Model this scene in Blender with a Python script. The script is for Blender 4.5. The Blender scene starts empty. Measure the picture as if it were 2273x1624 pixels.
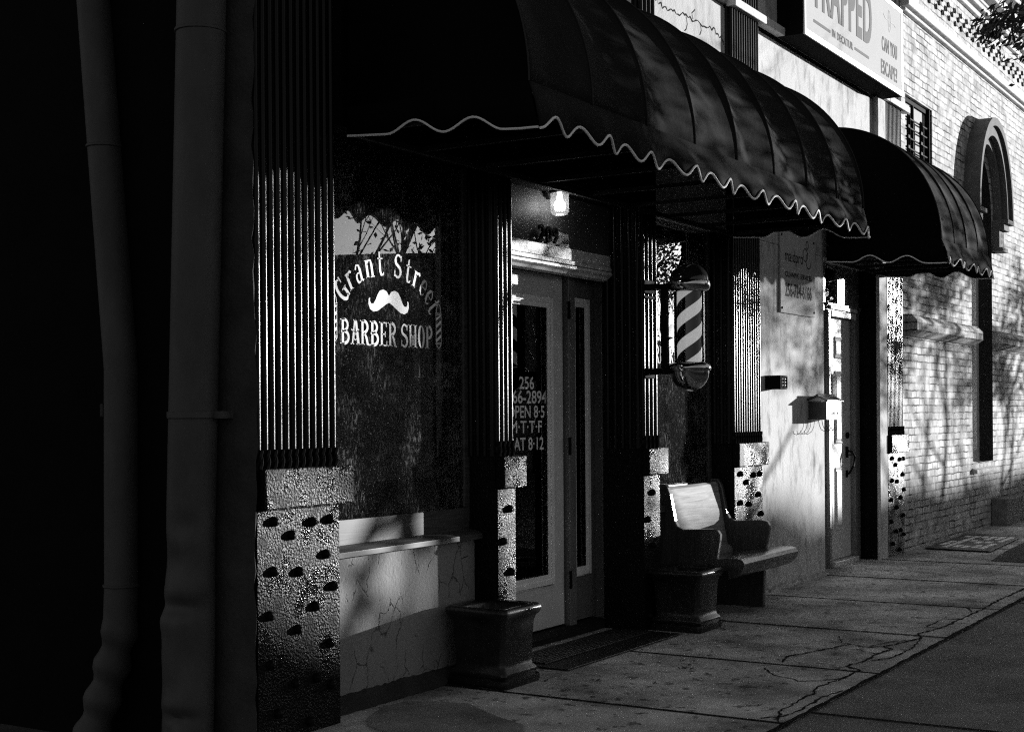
import bpy, bmesh, math, random
from mathutils import Vector, Matrix
R = math.radians
random.seed(11)
scene = bpy.context.scene
C = scene.collection

# ------------------------------------------------------------------ camera
PHI = math.atan2(1934.0, 3157.0)          # angle between the view axis and the facade line
cam = bpy.data.cameras.new('camera')
cam.sensor_width = 36.0
cam.lens = 36.0 * 3157.0 / 2273.0
cam.shift_y = 106.6 / 2273.0
cam.clip_start = 0.1
cam.clip_end = 2000
co = bpy.data.objects.new('camera', cam)
C.objects.link(co)
fw = Vector((math.cos(PHI), math.sin(PHI), 0))
rt = Vector((math.sin(PHI), -math.cos(PHI), 0))
up = Vector((0, 0, 1))
ROLL = 0.007
r2 = rt * math.cos(ROLL) + up * math.sin(ROLL) * -1
u2 = up * math.cos(ROLL) + rt * math.sin(ROLL)
M = Matrix((r2, u2, -fw)).transposed().to_4x4()
M.translation = Vector((0, -4.26, 1.5))
co.matrix_world = M
scene.camera = co

# ------------------------------------------------------------------ sun and sky (a black and white place: grey light)
SUN = Vector((2.4, -1.0, 0.19)).normalized()
EL = math.asin(SUN.z)
sd = bpy.data.lights.new('sun', 'SUN')
sd.energy = 4.9
sd.angle = R(0.53)
sd.color = (1, 1, 1)
so = bpy.data.objects.new('sun', sd)
so.rotation_euler = SUN.to_track_quat('Z', 'Y').to_euler()
C.objects.link(so)
w = bpy.data.worlds.new('World')
scene.world = w
w.use_nodes = True
wn = w.node_tree.nodes
wl = w.node_tree.links
bg = wn['Background']
sky = wn.new('ShaderNodeTexSky')
sky.sky_type = 'NISHITA'
sky.sun_disc = False
sky.sun_elevation = EL
sky.sun_rotation = math.atan2(SUN.x, SUN.y)
bw = wn.new('ShaderNodeRGBToBW')
wl.new(sky.outputs[0], bw.inputs[0])
wl.new(bw.outputs[0], bg.inputs[0])
bg.inputs[1].default_value = 0.068
vs = scene.view_settings
vs.view_transform = 'Standard'
vs.look = 'None'
vs.exposure = 1.33
vs.gamma = 1
scene.cycles.max_bounces = 8
scene.cycles.transparent_max_bounces = 16
scene.cycles.sample_clamp_indirect = 2
scene.cycles.use_denoising = False
scene.cycles.filter_width = 1.2


# ------------------------------------------------------------------ materials
def mat(name, base, rough=0.6, spec=0.5, var=0.0, vscale=3.0, bump=0.0, bscale=40.0, bdist=0.004, metal=0.0,
        streak=False, fine=0.0, coat=0.0, lo=None, emit=None):
    m = bpy.data.materials.new(name)
    m.use_nodes = True
    nt = m.node_tree
    N = nt.nodes
    L = nt.links
    b = N['Principled BSDF']
    b.inputs['Base Color'].default_value = (base, base, base, 1)
    b.inputs['Roughness'].default_value = rough
    b.inputs['Specular IOR Level'].default_value = spec
    b.inputs['Metallic'].default_value = metal
    b.inputs['Coat Weight'].default_value = coat
    if emit:
        b.inputs['Emission Color'].default_value = (1, 1, 1, 1)
        b.inputs['Emission Strength'].default_value = emit
    tc = N.new('ShaderNodeTexCoord')
    src = tc.outputs['Object']
    if var > 0:
        mp = N.new('ShaderNodeMapping')
        L.new(src, mp.inputs[0])
        mp.inputs['Scale'].default_value = (1, 1, 0.5) if streak else (1, 1, 1)
        n = N.new('ShaderNodeTexNoise')
        n.inputs['Scale'].default_value = vscale
        n.inputs['Detail'].default_value = 8
        n.inputs['Roughness'].default_value = 0.62
        L.new(mp.outputs[0], n.inputs[0])
        mr = N.new('ShaderNodeMapRange')
        mr.inputs[1].default_value = 0.3
        mr.inputs[2].default_value = 0.7
        mr.inputs[3].default_value = base * (1 - var) if lo is None else lo
        mr.inputs[4].default_value = min(0.9, base * (1 + var))
        L.new(n.outputs[0], mr.inputs[0])
        out = mr.outputs[0]
        if fine > 0:
            n2 = N.new('ShaderNodeTexNoise')
            n2.inputs['Scale'].default_value = 160
            n2.inputs['Detail'].default_value = 3
            L.new(src, n2.inputs[0])
            m2 = N.new('ShaderNodeMapRange')
            m2.inputs[1].default_value = 0.3
            m2.inputs[2].default_value = 0.7
            m2.inputs[3].default_value = 1 - fine
            m2.inputs[4].default_value = 1 + fine
            L.new(n2.outputs[0], m2.inputs[0])
            mu = N.new('ShaderNodeMath')
            mu.operation = 'MULTIPLY'
            L.new(out, mu.inputs[0])
            L.new(m2.outputs[0], mu.inputs[1])
            out = mu.outputs[0]
        L.new(out, b.inputs['Base Color'])
    if bump > 0:
        n = N.new('ShaderNodeTexNoise')
        n.inputs['Scale'].default_value = bscale
        n.inputs['Detail'].default_value = 5
        n.inputs['Roughness'].default_value = 0.6
        L.new(src, n.inputs[0])
        bp = N.new('ShaderNodeBump')
        bp.inputs['Strength'].default_value = bump
        bp.inputs['Distance'].default_value = bdist
        L.new(n.outputs[0], bp.inputs['Height'])
        L.new(bp.outputs[0], b.inputs['Normal'])
    return m


def glass_mat(name, boost=1.0, dust=0.0, tint=0.9):
    m = bpy.data.materials.new(name)
    m.use_nodes = True
    nt = m.node_tree
    N = nt.nodes
    L = nt.links
    N.remove(N['Principled BSDF'])
    out = N['Material Output']
    tr = N.new('ShaderNodeBsdfTransparent')
    tr.inputs[0].default_value = (tint, tint, tint, 1)
    gl = N.new('ShaderNodeBsdfGlossy')
    gl.inputs['Roughness'].default_value = 0.0
    gl.inputs[0].default_value = (1, 1, 1, 1)
    fr = N.new('ShaderNodeFresnel')
    fr.inputs[0].default_value = 1.5
    mu = N.new('ShaderNodeMath')
    mu.operation = 'MULTIPLY'
    mu.use_clamp = True
    mu.inputs[1].default_value = boost
    L.new(fr.outputs[0], mu.inputs[0])
    mx = N.new('ShaderNodeMixShader')
    L.new(mu.outputs[0], mx.inputs[0])
    L.new(tr.outputs[0], mx.inputs[1])
    L.new(gl.outputs[0], mx.inputs[2])
    last = mx.outputs[0]
    if dust > 0:
        tc = N.new('ShaderNodeTexCoord')
        mp = N.new('ShaderNodeMapping')
        mp.inputs['Rotation'].default_value = (0, R(38), 0)
        mp.inputs['Scale'].default_value = (1.0, 1, 0.35)
        L.new(tc.outputs['Object'], mp.inputs[0])
        n = N.new('ShaderNodeTexNoise')
        n.inputs['Scale'].default_value = 60
        n.inputs['Detail'].default_value = 6
        n.inputs['Roughness'].default_value = 0.75
        L.new(mp.outputs[0], n.inputs[0])
        n2 = N.new('ShaderNodeTexNoise')
        n2.inputs['Scale'].default_value = 5
        n2.inputs['Detail'].default_value = 5
        L.new(tc.outputs['Object'], n2.inputs[0])
        n3 = N.new('ShaderNodeTexNoise')
        n3.inputs['Scale'].default_value = 130
        n3.inputs['Detail'].default_value = 2
        L.new(tc.outputs['Object'], n3.inputs[0])
        def rng(sock, a, b_, c, d):
            r = N.new('ShaderNodeMapRange')
            r.inputs[1].default_value = a
            r.inputs[2].default_value = b_
            r.inputs[3].default_value = c
            r.inputs[4].default_value = d
            L.new(sock, r.inputs[0])
            return r.outputs[0]
        def mul(a, b_):
            q = N.new('ShaderNodeMath')
            q.operation = 'MULTIPLY'
            L.new(a, q.inputs[0])
            L.new(b_, q.inputs[1])
            return q.outputs[0]
        f = mul(rng(n.outputs[0], 0.52, 0.74, 0.0, 1), rng(n2.outputs[0], 0.46, 0.66, 0.04, 1.2))
        sp = rng(n3.outputs[0], 0.66, 0.74, 0, 0.8)
        ad = N.new('ShaderNodeMath')
        ad.operation = 'ADD'
        L.new(f, ad.inputs[0])
        L.new(sp, ad.inputs[1])
        f2 = rng(ad.outputs[0], 0, 1, 0.004, dust)
        df = N.new('ShaderNodeBsdfDiffuse')
        df.inputs[0].default_value = (0.6, 0.6, 0.6, 1)
        m2 = N.new('ShaderNodeMixShader')
        L.new(f2, m2.inputs[0])
        L.new(last, m2.inputs[1])
        L.new(df.outputs[0], m2.inputs[2])
        last = m2.outputs[0]
    L.new(last, out.inputs[0])
    return m


def stucco_mat(name, base, lo, flake=0.0):
    """painted stucco: blotchy, rough, with vertical weather stains"""
    m = mat(name, base, rough=0.9, spec=0.08, var=0.12, vscale=3.0, streak=True, bump=0.55, bscale=60, bdist=0.006, fine=0.12)
    nt = m.node_tree
    N = nt.nodes
    L = nt.links
    b = N['Principled BSDF']
    old = b.inputs['Base Color'].links[0].from_socket
    tc = [n for n in N if n.type == 'TEX_COORD'][0]
    mp = N.new('ShaderNodeMapping')
    mp.inputs['Scale'].default_value = (6, 6, 2.4)
    L.new(tc.outputs['Object'], mp.inputs[0])
    n = N.new('ShaderNodeTexNoise')
    n.inputs['Scale'].default_value = 1.4
    n.inputs['Detail'].default_value = 9
    n.inputs['Roughness'].default_value = 0.7
    L.new(mp.outputs[0], n.inputs[0])
    r = N.new('ShaderNodeMapRange')
    r.inputs[1].default_value = 0.5
    r.inputs[2].default_value = 0.74
    r.inputs[3].default_value = 1
    r.inputs[4].default_value = lo
    L.new(n.outputs[0], r.inputs[0])
    mu = N.new('ShaderNodeMath')
    mu.operation = 'MULTIPLY'
    L.new(old, mu.inputs[0])
    L.new(r.outputs[0], mu.inputs[1])
    L.new(mu.outputs[0], b.inputs['Base Color'])
    if flake > 0:
        # peeling paint: crackle lines raise the bump and open to dark cracks
        mp2 = N.new('ShaderNodeMapping')
        mp2.inputs['Scale'].default_value = (1, 1, 0.45)
        nz = N.new('ShaderNodeTexNoise')
        nz.inputs['Scale'].default_value = 9
        nz.inputs['Detail'].default_value = 4
        L.new(tc.outputs['Object'], nz.inputs[0])
        vm = N.new('ShaderNodeMixRGB')
        vm.blend_type = 'ADD'
        vm.inputs[0].default_value = 0.11
        L.new(tc.outputs['Object'], vm.inputs[1])
        L.new(nz.outputs[1], vm.inputs[2])
        L.new(vm.outputs[0], mp2.inputs[0])
        v = N.new('ShaderNodeTexVoronoi')
        v.feature = 'DISTANCE_TO_EDGE'
        v.inputs['Scale'].default_value = 8
        L.new(mp2.outputs[0], v.inputs[0])
        n4 = N.new('ShaderNodeTexNoise')
        n4.inputs['Scale'].default_value = 4.5
        n4.inputs['Detail'].default_value = 3
        L.new(tc.outputs['Object'], n4.inputs[0])
        sel = N.new('ShaderNodeMapRange')
        sel.inputs[1].default_value = 0.47
        sel.inputs[2].default_value = 0.54
        L.new(n4.outputs[0], sel.inputs[0])
        cr = N.new('ShaderNodeMapRange')
        cr.inputs[1].default_value = 0.0
        cr.inputs[2].default_value = 0.025
        cr.inputs[3].default_value = 1
        cr.inputs[4].default_value = 0
        L.new(v.outputs[0], cr.inputs[0])
        c2 = N.new('ShaderNodeMath')
        c2.operation = 'MULTIPLY'
        L.new(cr.outputs[0], c2.inputs[0])
        L.new(sel.outputs[0], c2.inputs[1])
        inv = N.new('ShaderNodeMapRange')
        inv.inputs[3].default_value = 1
        inv.inputs[4].default_value = 1 - flake
        L.new(c2.outputs[0], inv.inputs[0])
        m3 = N.new('ShaderNodeMath')
        m3.operation = 'MULTIPLY'
        L.new(mu.outputs[0], m3.inputs[0])
        L.new(inv.outputs[0], m3.inputs[1])
        L.new(m3.outputs[0], b.inputs['Base Color'])
        bp0 = [q for q in N if q.type == 'BUMP'][0]
        bp = N.new('ShaderNodeBump')
        bp.inputs['Strength'].default_value = 0.8
        bp.inputs['Distance'].default_value = 0.006
        bp.invert = True
        L.new(c2.outputs[0], bp.inputs['Height'])
        L.new(bp0.outputs[0], bp.inputs['Normal'])
        L.new(bp.outputs[0], b.inputs['Normal'])
    return m


def brick_mat(name):
    m = bpy.data.materials.new(name)
    m.use_nodes = True
    nt = m.node_tree
    N = nt.nodes
    L = nt.links
    b = N['Principled BSDF']
    b.inputs['Roughness'].default_value = 0.9
    b.inputs['Specular IOR Level'].default_value = 0.08
    tc = N.new('ShaderNodeTexCoord')
    # wobble so the courses are not ruler-straight
    nz = N.new('ShaderNodeTexNoise')
    nz.inputs['Scale'].default_value = 7
    nz.inputs['Detail'].default_value = 5
    L.new(tc.outputs['Object'], nz.inputs[0])
    ad = N.new('ShaderNodeVectorMath')
    ad.operation = 'MULTIPLY_ADD'
    ad.inputs[1].default_value = (0.034, 0.0, 0.034)
    L.new(nz.outputs[1], ad.inputs[0])
    L.new(tc.outputs['Object'], ad.inputs[2])
    sx = N.new('ShaderNodeSeparateXYZ')
    L.new(ad.outputs[0], sx.inputs[0])
    cx = N.new('ShaderNodeCombineXYZ')
    L.new(sx.outputs[0], cx.inputs[0])
    L.new(sx.outputs[2], cx.inputs[1])
    br = N.new('ShaderNodeTexBrick')
    br.inputs['Scale'].default_value = 1
    br.inputs['Brick Width'].default_value = 0.205
    br.inputs['Row Height'].default_value = 0.079
    br.inputs['Mortar Size'].default_value = 0.008
    br.inputs['Mortar Smooth'].default_value = 0.25
    br.inputs['Color1'].default_value = (0.62, 0.62, 0.62, 1)
    br.inputs['Color2'].default_value = (0.42, 0.42, 0.42, 1)
    br.inputs['Mortar'].default_value = (0.07, 0.07, 0.07, 1)
    L.new(cx.outputs[0], br.inputs[0])
    nm = N.new('ShaderNodeTexNoise')
    nm.inputs['Scale'].default_value = 3.5
    nm.inputs['Detail'].default_value = 6
    L.new(tc.outputs['Object'], nm.inputs[0])
    rm = N.new('ShaderNodeMapRange')
    rm.inputs[1].default_value = 0.4
    rm.inputs[2].default_value = 0.62
    rm.inputs[3].default_value = 0.02
    rm.inputs[4].default_value = 0.5
    L.new(nm.outputs[0], rm.inputs[0])
    L.new(rm.outputs[0], br.inputs['Mortar'])
    n = N.new('ShaderNodeTexNoise')
    n.inputs['Scale'].default_value = 5
    n.inputs['Detail'].default_value = 9
    n.inputs['Roughness'].default_value = 0.7
    L.new(tc.outputs['Object'], n.inputs[0])
    r = N.new('ShaderNodeMapRange')
    r.inputs[1].default_value = 0.34
    r.inputs[2].default_value = 0.58
    r.inputs[3].default_value = 0.42
    r.inputs[4].default_value = 1.06
    L.new(n.outputs[0], r.inputs[0])
    mu = N.new('ShaderNodeMixRGB')
    mu.blend_type = 'MULTIPLY'
    mu.inputs[0].default_value = 1
    L.new(br.outputs[0], mu.inputs[1])
    L.new(r.outputs[0], mu.inputs[2])
    L.new(mu.outputs[0], b.inputs['Base Color'])
    n2 = N.new('ShaderNodeTexNoise')
    n2.inputs['Scale'].default_value = 45
    n2.inputs['Detail'].default_value = 6
    L.new(tc.outputs['Object'], n2.inputs[0])
    bp0 = N.new('ShaderNodeBump')
    bp0.inputs['Strength'].default_value = 0.5
    bp0.inputs['Distance'].default_value = 0.006
    L.new(n2.outputs[0], bp0.inputs['Height'])
    bp = N.new('ShaderNodeBump')
    bp.inputs['Strength'].default_value = 1.0
    bp.inputs['Distance'].default_value = 0.009
    bp.invert = True
    L.new(br.outputs['Fac'], bp.inputs['Height'])
    L.new(bp0.outputs[0], bp.inputs['Normal'])
    L.new(bp.outputs[0], b.inputs['Normal'])
    return m


def wood_mat(name, base, rough=0.25, axis='X', coat=0.4, lo=0.4, spec=0.5):
    m = mat(name, base, rough=rough, coat=coat, spec=spec)
    nt = m.node_tree
    N = nt.nodes
    L = nt.links
    b = N['Principled BSDF']
    tc = [n for n in N if n.type == 'TEX_COORD'][0]
    mp = N.new('ShaderNodeMapping')
    mp.inputs['Scale'].default_value = {'X': (0.5, 8, 8), 'Z': (8, 8, 0.5)}[axis]
    L.new(tc.outputs['Object'], mp.inputs[0])
    n = N.new('ShaderNodeTexNoise')
    n.inputs['Scale'].default_value = 6
    n.inputs['Detail'].default_value = 8
    n.inputs['Roughness'].default_value = 0.65
    n.inputs['Distortion'].default_value = 0.9
    L.new(mp.outputs[0], n.inputs[0])
    r = N.new('ShaderNodeMapRange')
    r.inputs[1].default_value = 0.3
    r.inputs[2].default_value = 0.7
    r.inputs[3].default_value = base * lo
    r.inputs[4].default_value = base * 1.3
    L.new(n.outputs[0], r.inputs[0])
    L.new(r.outputs[0], b.inputs['Base Color'])
    bp = N.new('ShaderNodeBump')
    bp.inputs['Strength'].default_value = 0.12
    bp.inputs['Distance'].default_value = 0.002
    L.new(n.outputs[0], bp.inputs['Height'])
    L.new(bp.outputs[0], b.inputs['Normal'])
    return m


MT = {}
def iron_mat():
    m = mat('black_gloss_iron_paint', 0.004, rough=0.3, spec=0.1)
    nt = m.node_tree
    N = nt.nodes
    L = nt.links
    b = N['Principled BSDF']
    tc = [n for n in N if n.type == 'TEX_COORD'][0]
    n = N.new('ShaderNodeTexNoise')
    n.inputs['Scale'].default_value = 85
    n.inputs['Detail'].default_value = 1.5
    L.new(tc.outputs['Object'], n.inputs[0])
    n2 = N.new('ShaderNodeTexNoise')
    n2.inputs['Scale'].default_value = 5
    n2.inputs['Detail'].default_value = 6
    n2.inputs['Roughness'].default_value = 0.7
    L.new(tc.outputs['Object'], n2.inputs[0])
    r = N.new('ShaderNodeMapRange')
    r.inputs[1].default_value = 0.4
    r.inputs[2].default_value = 0.6
    r.inputs[3].default_value = 0.12
    r.inputs[4].default_value = 0.62
    L.new(n2.outputs[0], r.inputs[0])
    L.new(r.outputs[0], b.inputs['Roughness'])
    r2_ = N.new('ShaderNodeMapRange')
    r2_.inputs[1].default_value = 0.35
    r2_.inputs[2].default_value = 0.65
    r2_.inputs[3].default_value = 0.015
    r2_.inputs[4].default_value = 0.005
    L.new(n2.outputs[0], r2_.inputs[0])
    bp = N.new('ShaderNodeBump')
    bp.inputs['Strength'].default_value = 1.0
    L.new(r2_.outputs[0], bp.inputs['Distance'])
    L.new(n.outputs[0], bp.inputs['Height'])
    L.new(bp.outputs[0], b.inputs['Normal'])
    return m


MT['iron'] = iron_mat()
MT['reed'] = mat('black_gloss_reed_paint', 0.003, rough=0.24, spec=0.17, bump=0.16, bscale=60, bdist=0.003)
MT['stucco'] = stucco_mat('pale_painted_stucco', 0.47, 0.22)
MT['frieze'] = stucco_mat('pale_frieze_stucco', 0.42, 0.5)
MT['bulk'] = stucco_mat('peeling_grey_stucco', 0.23, 0.85, flake=0.75)
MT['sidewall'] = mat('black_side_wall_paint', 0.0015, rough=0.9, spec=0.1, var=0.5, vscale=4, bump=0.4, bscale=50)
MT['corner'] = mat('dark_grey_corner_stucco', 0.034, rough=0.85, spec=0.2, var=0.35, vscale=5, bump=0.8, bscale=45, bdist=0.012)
MT['pipe'] = mat('dark_grey_pipe_paint', 0.05, rough=0.6, spec=0.25, var=0.25, vscale=6, streak=True, bump=0.15, bscale=60)
MT['brick'] = brick_mat('white_painted_brick')
MT['brick_plain'] = mat('white_painted_masonry', 0.6, rough=0.9, spec=0.08, var=0.2, vscale=9, bump=0.5, bscale=40, bdist=0.006)
MT['hole'] = mat('black_recess', 0.01, rough=0.9, spec=0.1)
MT['awning'] = mat('black_awning_canvas', 0.014, rough=0.9, spec=0.03, var=0.35, vscale=2.5, bump=0.35, bscale=6, bdist=0.02)
MT['seam'] = mat('black_seam_tape', 0.03, rough=0.6, spec=0.1)
MT['awning_side'] = mat('black_awning_side_canvas', 0.004, rough=0.9, spec=0.03)
MT['trim'] = mat('white_piping', 0.8, rough=0.6)
MT['frame_bar'] = mat('grey_steel_tube', 0.015, rough=0.7, spec=0.1)
MT['door'] = mat('grey_door_paint', 0.58, rough=0.4, spec=0.3, var=0.1, vscale=5, bump=0.08, bscale=30)
MT['doorframe'] = mat('dark_grey_door_frame_paint', 0.13, rough=0.4, spec=0.5, var=0.15, vscale=5)
MT['moulding'] = mat('pale_grey_moulding_paint', 0.8, rough=0.45, var=0.08, vscale=10)
MT['whitedoor'] = mat('white_door_paint', 0.5, rough=0.5, spec=0.15, var=0.08, vscale=4)
MT['header'] = mat('dark_header_panel_paint', 0.06, rough=0.45, spec=0.12, bump=0.05, bscale=20)
MT['headerwood'] = mat('worn_pale_header_wood', 0.5, rough=0.5, var=0.5, vscale=14, bump=0.6, bscale=25, bdist=0.006)
MT['sillwood'] = wood_mat('dark_sill_wood', 0.06, rough=0.45, coat=0.0, spec=0.2)
MT['glass'] = glass_mat('window_glass', 2.8, dust=0.36)
MT['doorglass'] = glass_mat('door_glass', 1.3)
MT['jar'] = glass_mat('lamp_jar_glass', 1.3, tint=0.96)
def frost(m, amt):
    nt = m.node_tree
    out = nt.nodes['Material Output']
    last = out.inputs[0].links[0].from_socket
    t = nt.nodes.new('ShaderNodeBsdfTranslucent')
    t.inputs[0].default_value = (.8, .8, .8, 1)
    x = nt.nodes.new('ShaderNodeMixShader')
    x.inputs[0].default_value = amt
    nt.links.new(last, x.inputs[1])
    nt.links.new(t.outputs[0], x.inputs[2])
    nt.links.new(x.outputs[0], out.inputs[0])


MT['lampjar'] = glass_mat('ribbed_lamp_glass', 1.5, tint=0.9)
frost(MT['lampjar'], 0.07)
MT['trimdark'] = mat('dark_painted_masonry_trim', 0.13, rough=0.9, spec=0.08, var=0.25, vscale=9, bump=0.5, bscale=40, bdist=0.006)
MT['reveal'] = mat('shade_dark_reveal', 0.03, rough=0.9, spec=0.05)  # shade on the arched window's reveal faces, put in as dark colour
MT['vinyl'] = mat('white_vinyl_lettering', 0.88, rough=0.8, spec=0.1)
MT['black'] = mat('black_satin_paint', 0.006, rough=0.85, spec=0.03)
MT['blackmetal'] = mat('black_metal', 0.008, rough=0.75, spec=0.04)
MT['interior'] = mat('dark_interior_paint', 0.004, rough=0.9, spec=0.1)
MT['chrome'] = mat('polished_chrome', 0.55, rough=0.06, metal=1.0)
MT['darkchrome'] = mat('dark_polished_dome', 0.02, rough=0.05, spec=0.8)
MT['pew'] = wood_mat('varnished_pew_wood', 0.26, rough=0.72, axis='X', coat=0.0, spec=0.11, lo=.3)
MT['pewend'] = wood_mat('varnished_pew_end_wood', 0.045, rough=0.3, axis='Z', coat=0.25)
MT['planter'] = mat('dark_glazed_planter', 0.008, rough=0.3, spec=0.45, var=0.5, vscale=14, bump=0.35, bscale=30, bdist=0.006)
MT['soil'] = mat('dark_potting_soil', 0.012, rough=1, spec=0.05, bump=1, bscale=60, bdist=0.02)
MT['rubber'] = mat('black_rubber', 0.008, rough=0.5, spec=0.5, bump=0.5, bscale=160)
MT['signwhite'] = mat('white_sign_face', 0.42, rough=0.8, spec=0.02, var=0.03, vscale=3)
MT['alum'] = mat('sign_aluminium_edge', 0.5, rough=0.4, metal=0.3)
MT['ink'] = mat('dark_sign_ink', 0.02, rough=0.8, spec=0.05)
MT['greyink'] = mat('grey_sign_ink', 0.11, rough=0.8, spec=0.05)
MT['paleink'] = mat('pale_grey_sign_ink', 0.46, rough=0.8, spec=0.05)
MT['mailbox'] = mat('white_mailbox_enamel', 0.55, rough=0.3, coat=0.3)
MT['mailside'] = mat('dark_mailbox_side_enamel', 0.035, rough=0.4, var=0.4, vscale=12)  # side plate and roof are near black and mottled
MT['leaf'] = mat('dark_green_leaf', 0.06, rough=0.5, var=0.5, vscale=3)
MT['bark'] = mat('smooth_grey_bark', 0.12, rough=0.8, var=0.4, vscale=8)
MT['concrete'] = mat('block_concrete', 0.17, rough=0.9, spec=0.2, var=0.35, vscale=6, bump=0.8, bscale=60, bdist=0.008, fine=0.25)
MT['far'] = mat('dim_far_wall_paint', 0.12, rough=0.8, var=0.3, vscale=1)
MT['farroof'] = mat('dark_far_roof_shingle', 0.04, rough=0.9, var=0.3, vscale=3)
MT['asphalt'] = mat('street_asphalt', 0.05, rough=0.9, spec=0.2, var=0.35, vscale=3, bump=0.8, bscale=120, bdist=0.006, fine=0.4)
MT['verge'] = mat('exposed_aggregate_paving', 0.165, rough=0.85, spec=0.3, var=0.4, vscale=2.5, bump=1.0, bscale=150, bdist=0.008, fine=0.5)
MT['crack'] = mat('dark_crack', 0.012, rough=1, spec=0.05)
MT['bulb'] = mat('frosted_lit_bulb', 0.8, rough=0.5, emit=9.0)


def walk_mat():
    m = mat('worn_light_patched_concrete', 0.42, rough=0.85, spec=0.2, var=0.75, vscale=1.7, bump=0.6, bscale=110, bdist=0.005, fine=0.3)  # wide tone variation paints soft light patches as well as stains
    nt = m.node_tree
    N = nt.nodes
    L = nt.links
    b = N['Principled BSDF']
    old = b.inputs['Base Color'].links[0].from_socket
    tc = [n for n in N if n.type == 'TEX_COORD'][0]
    n = N.new('ShaderNodeTexNoise')
    n.inputs['Scale'].default_value = 16
    n.inputs['Detail'].default_value = 3
    L.new(tc.outputs['Object'], n.inputs[0])
    r = N.new('ShaderNodeMapRange')
    r.inputs[1].default_value = 0.6
    r.inputs[2].default_value = 0.68
    r.inputs[3].default_value = 1
    r.inputs[4].default_value = 0.3
    L.new(n.outputs[0], r.inputs[0])
    mu = N.new('ShaderNodeMath')
    mu.operation = 'MULTIPLY'
    L.new(old, mu.inputs[0])
    L.new(r.outputs[0], mu.inputs[1])
    L.new(mu.outputs[0], b.inputs['Base Color'])
    return m


MT['walk'] = walk_mat()


# ------------------------------------------------------------------ helpers
SETBACK = 1.0      # the entrance is drawn for a shallow recess, then enlarged a little and set deeper


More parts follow.
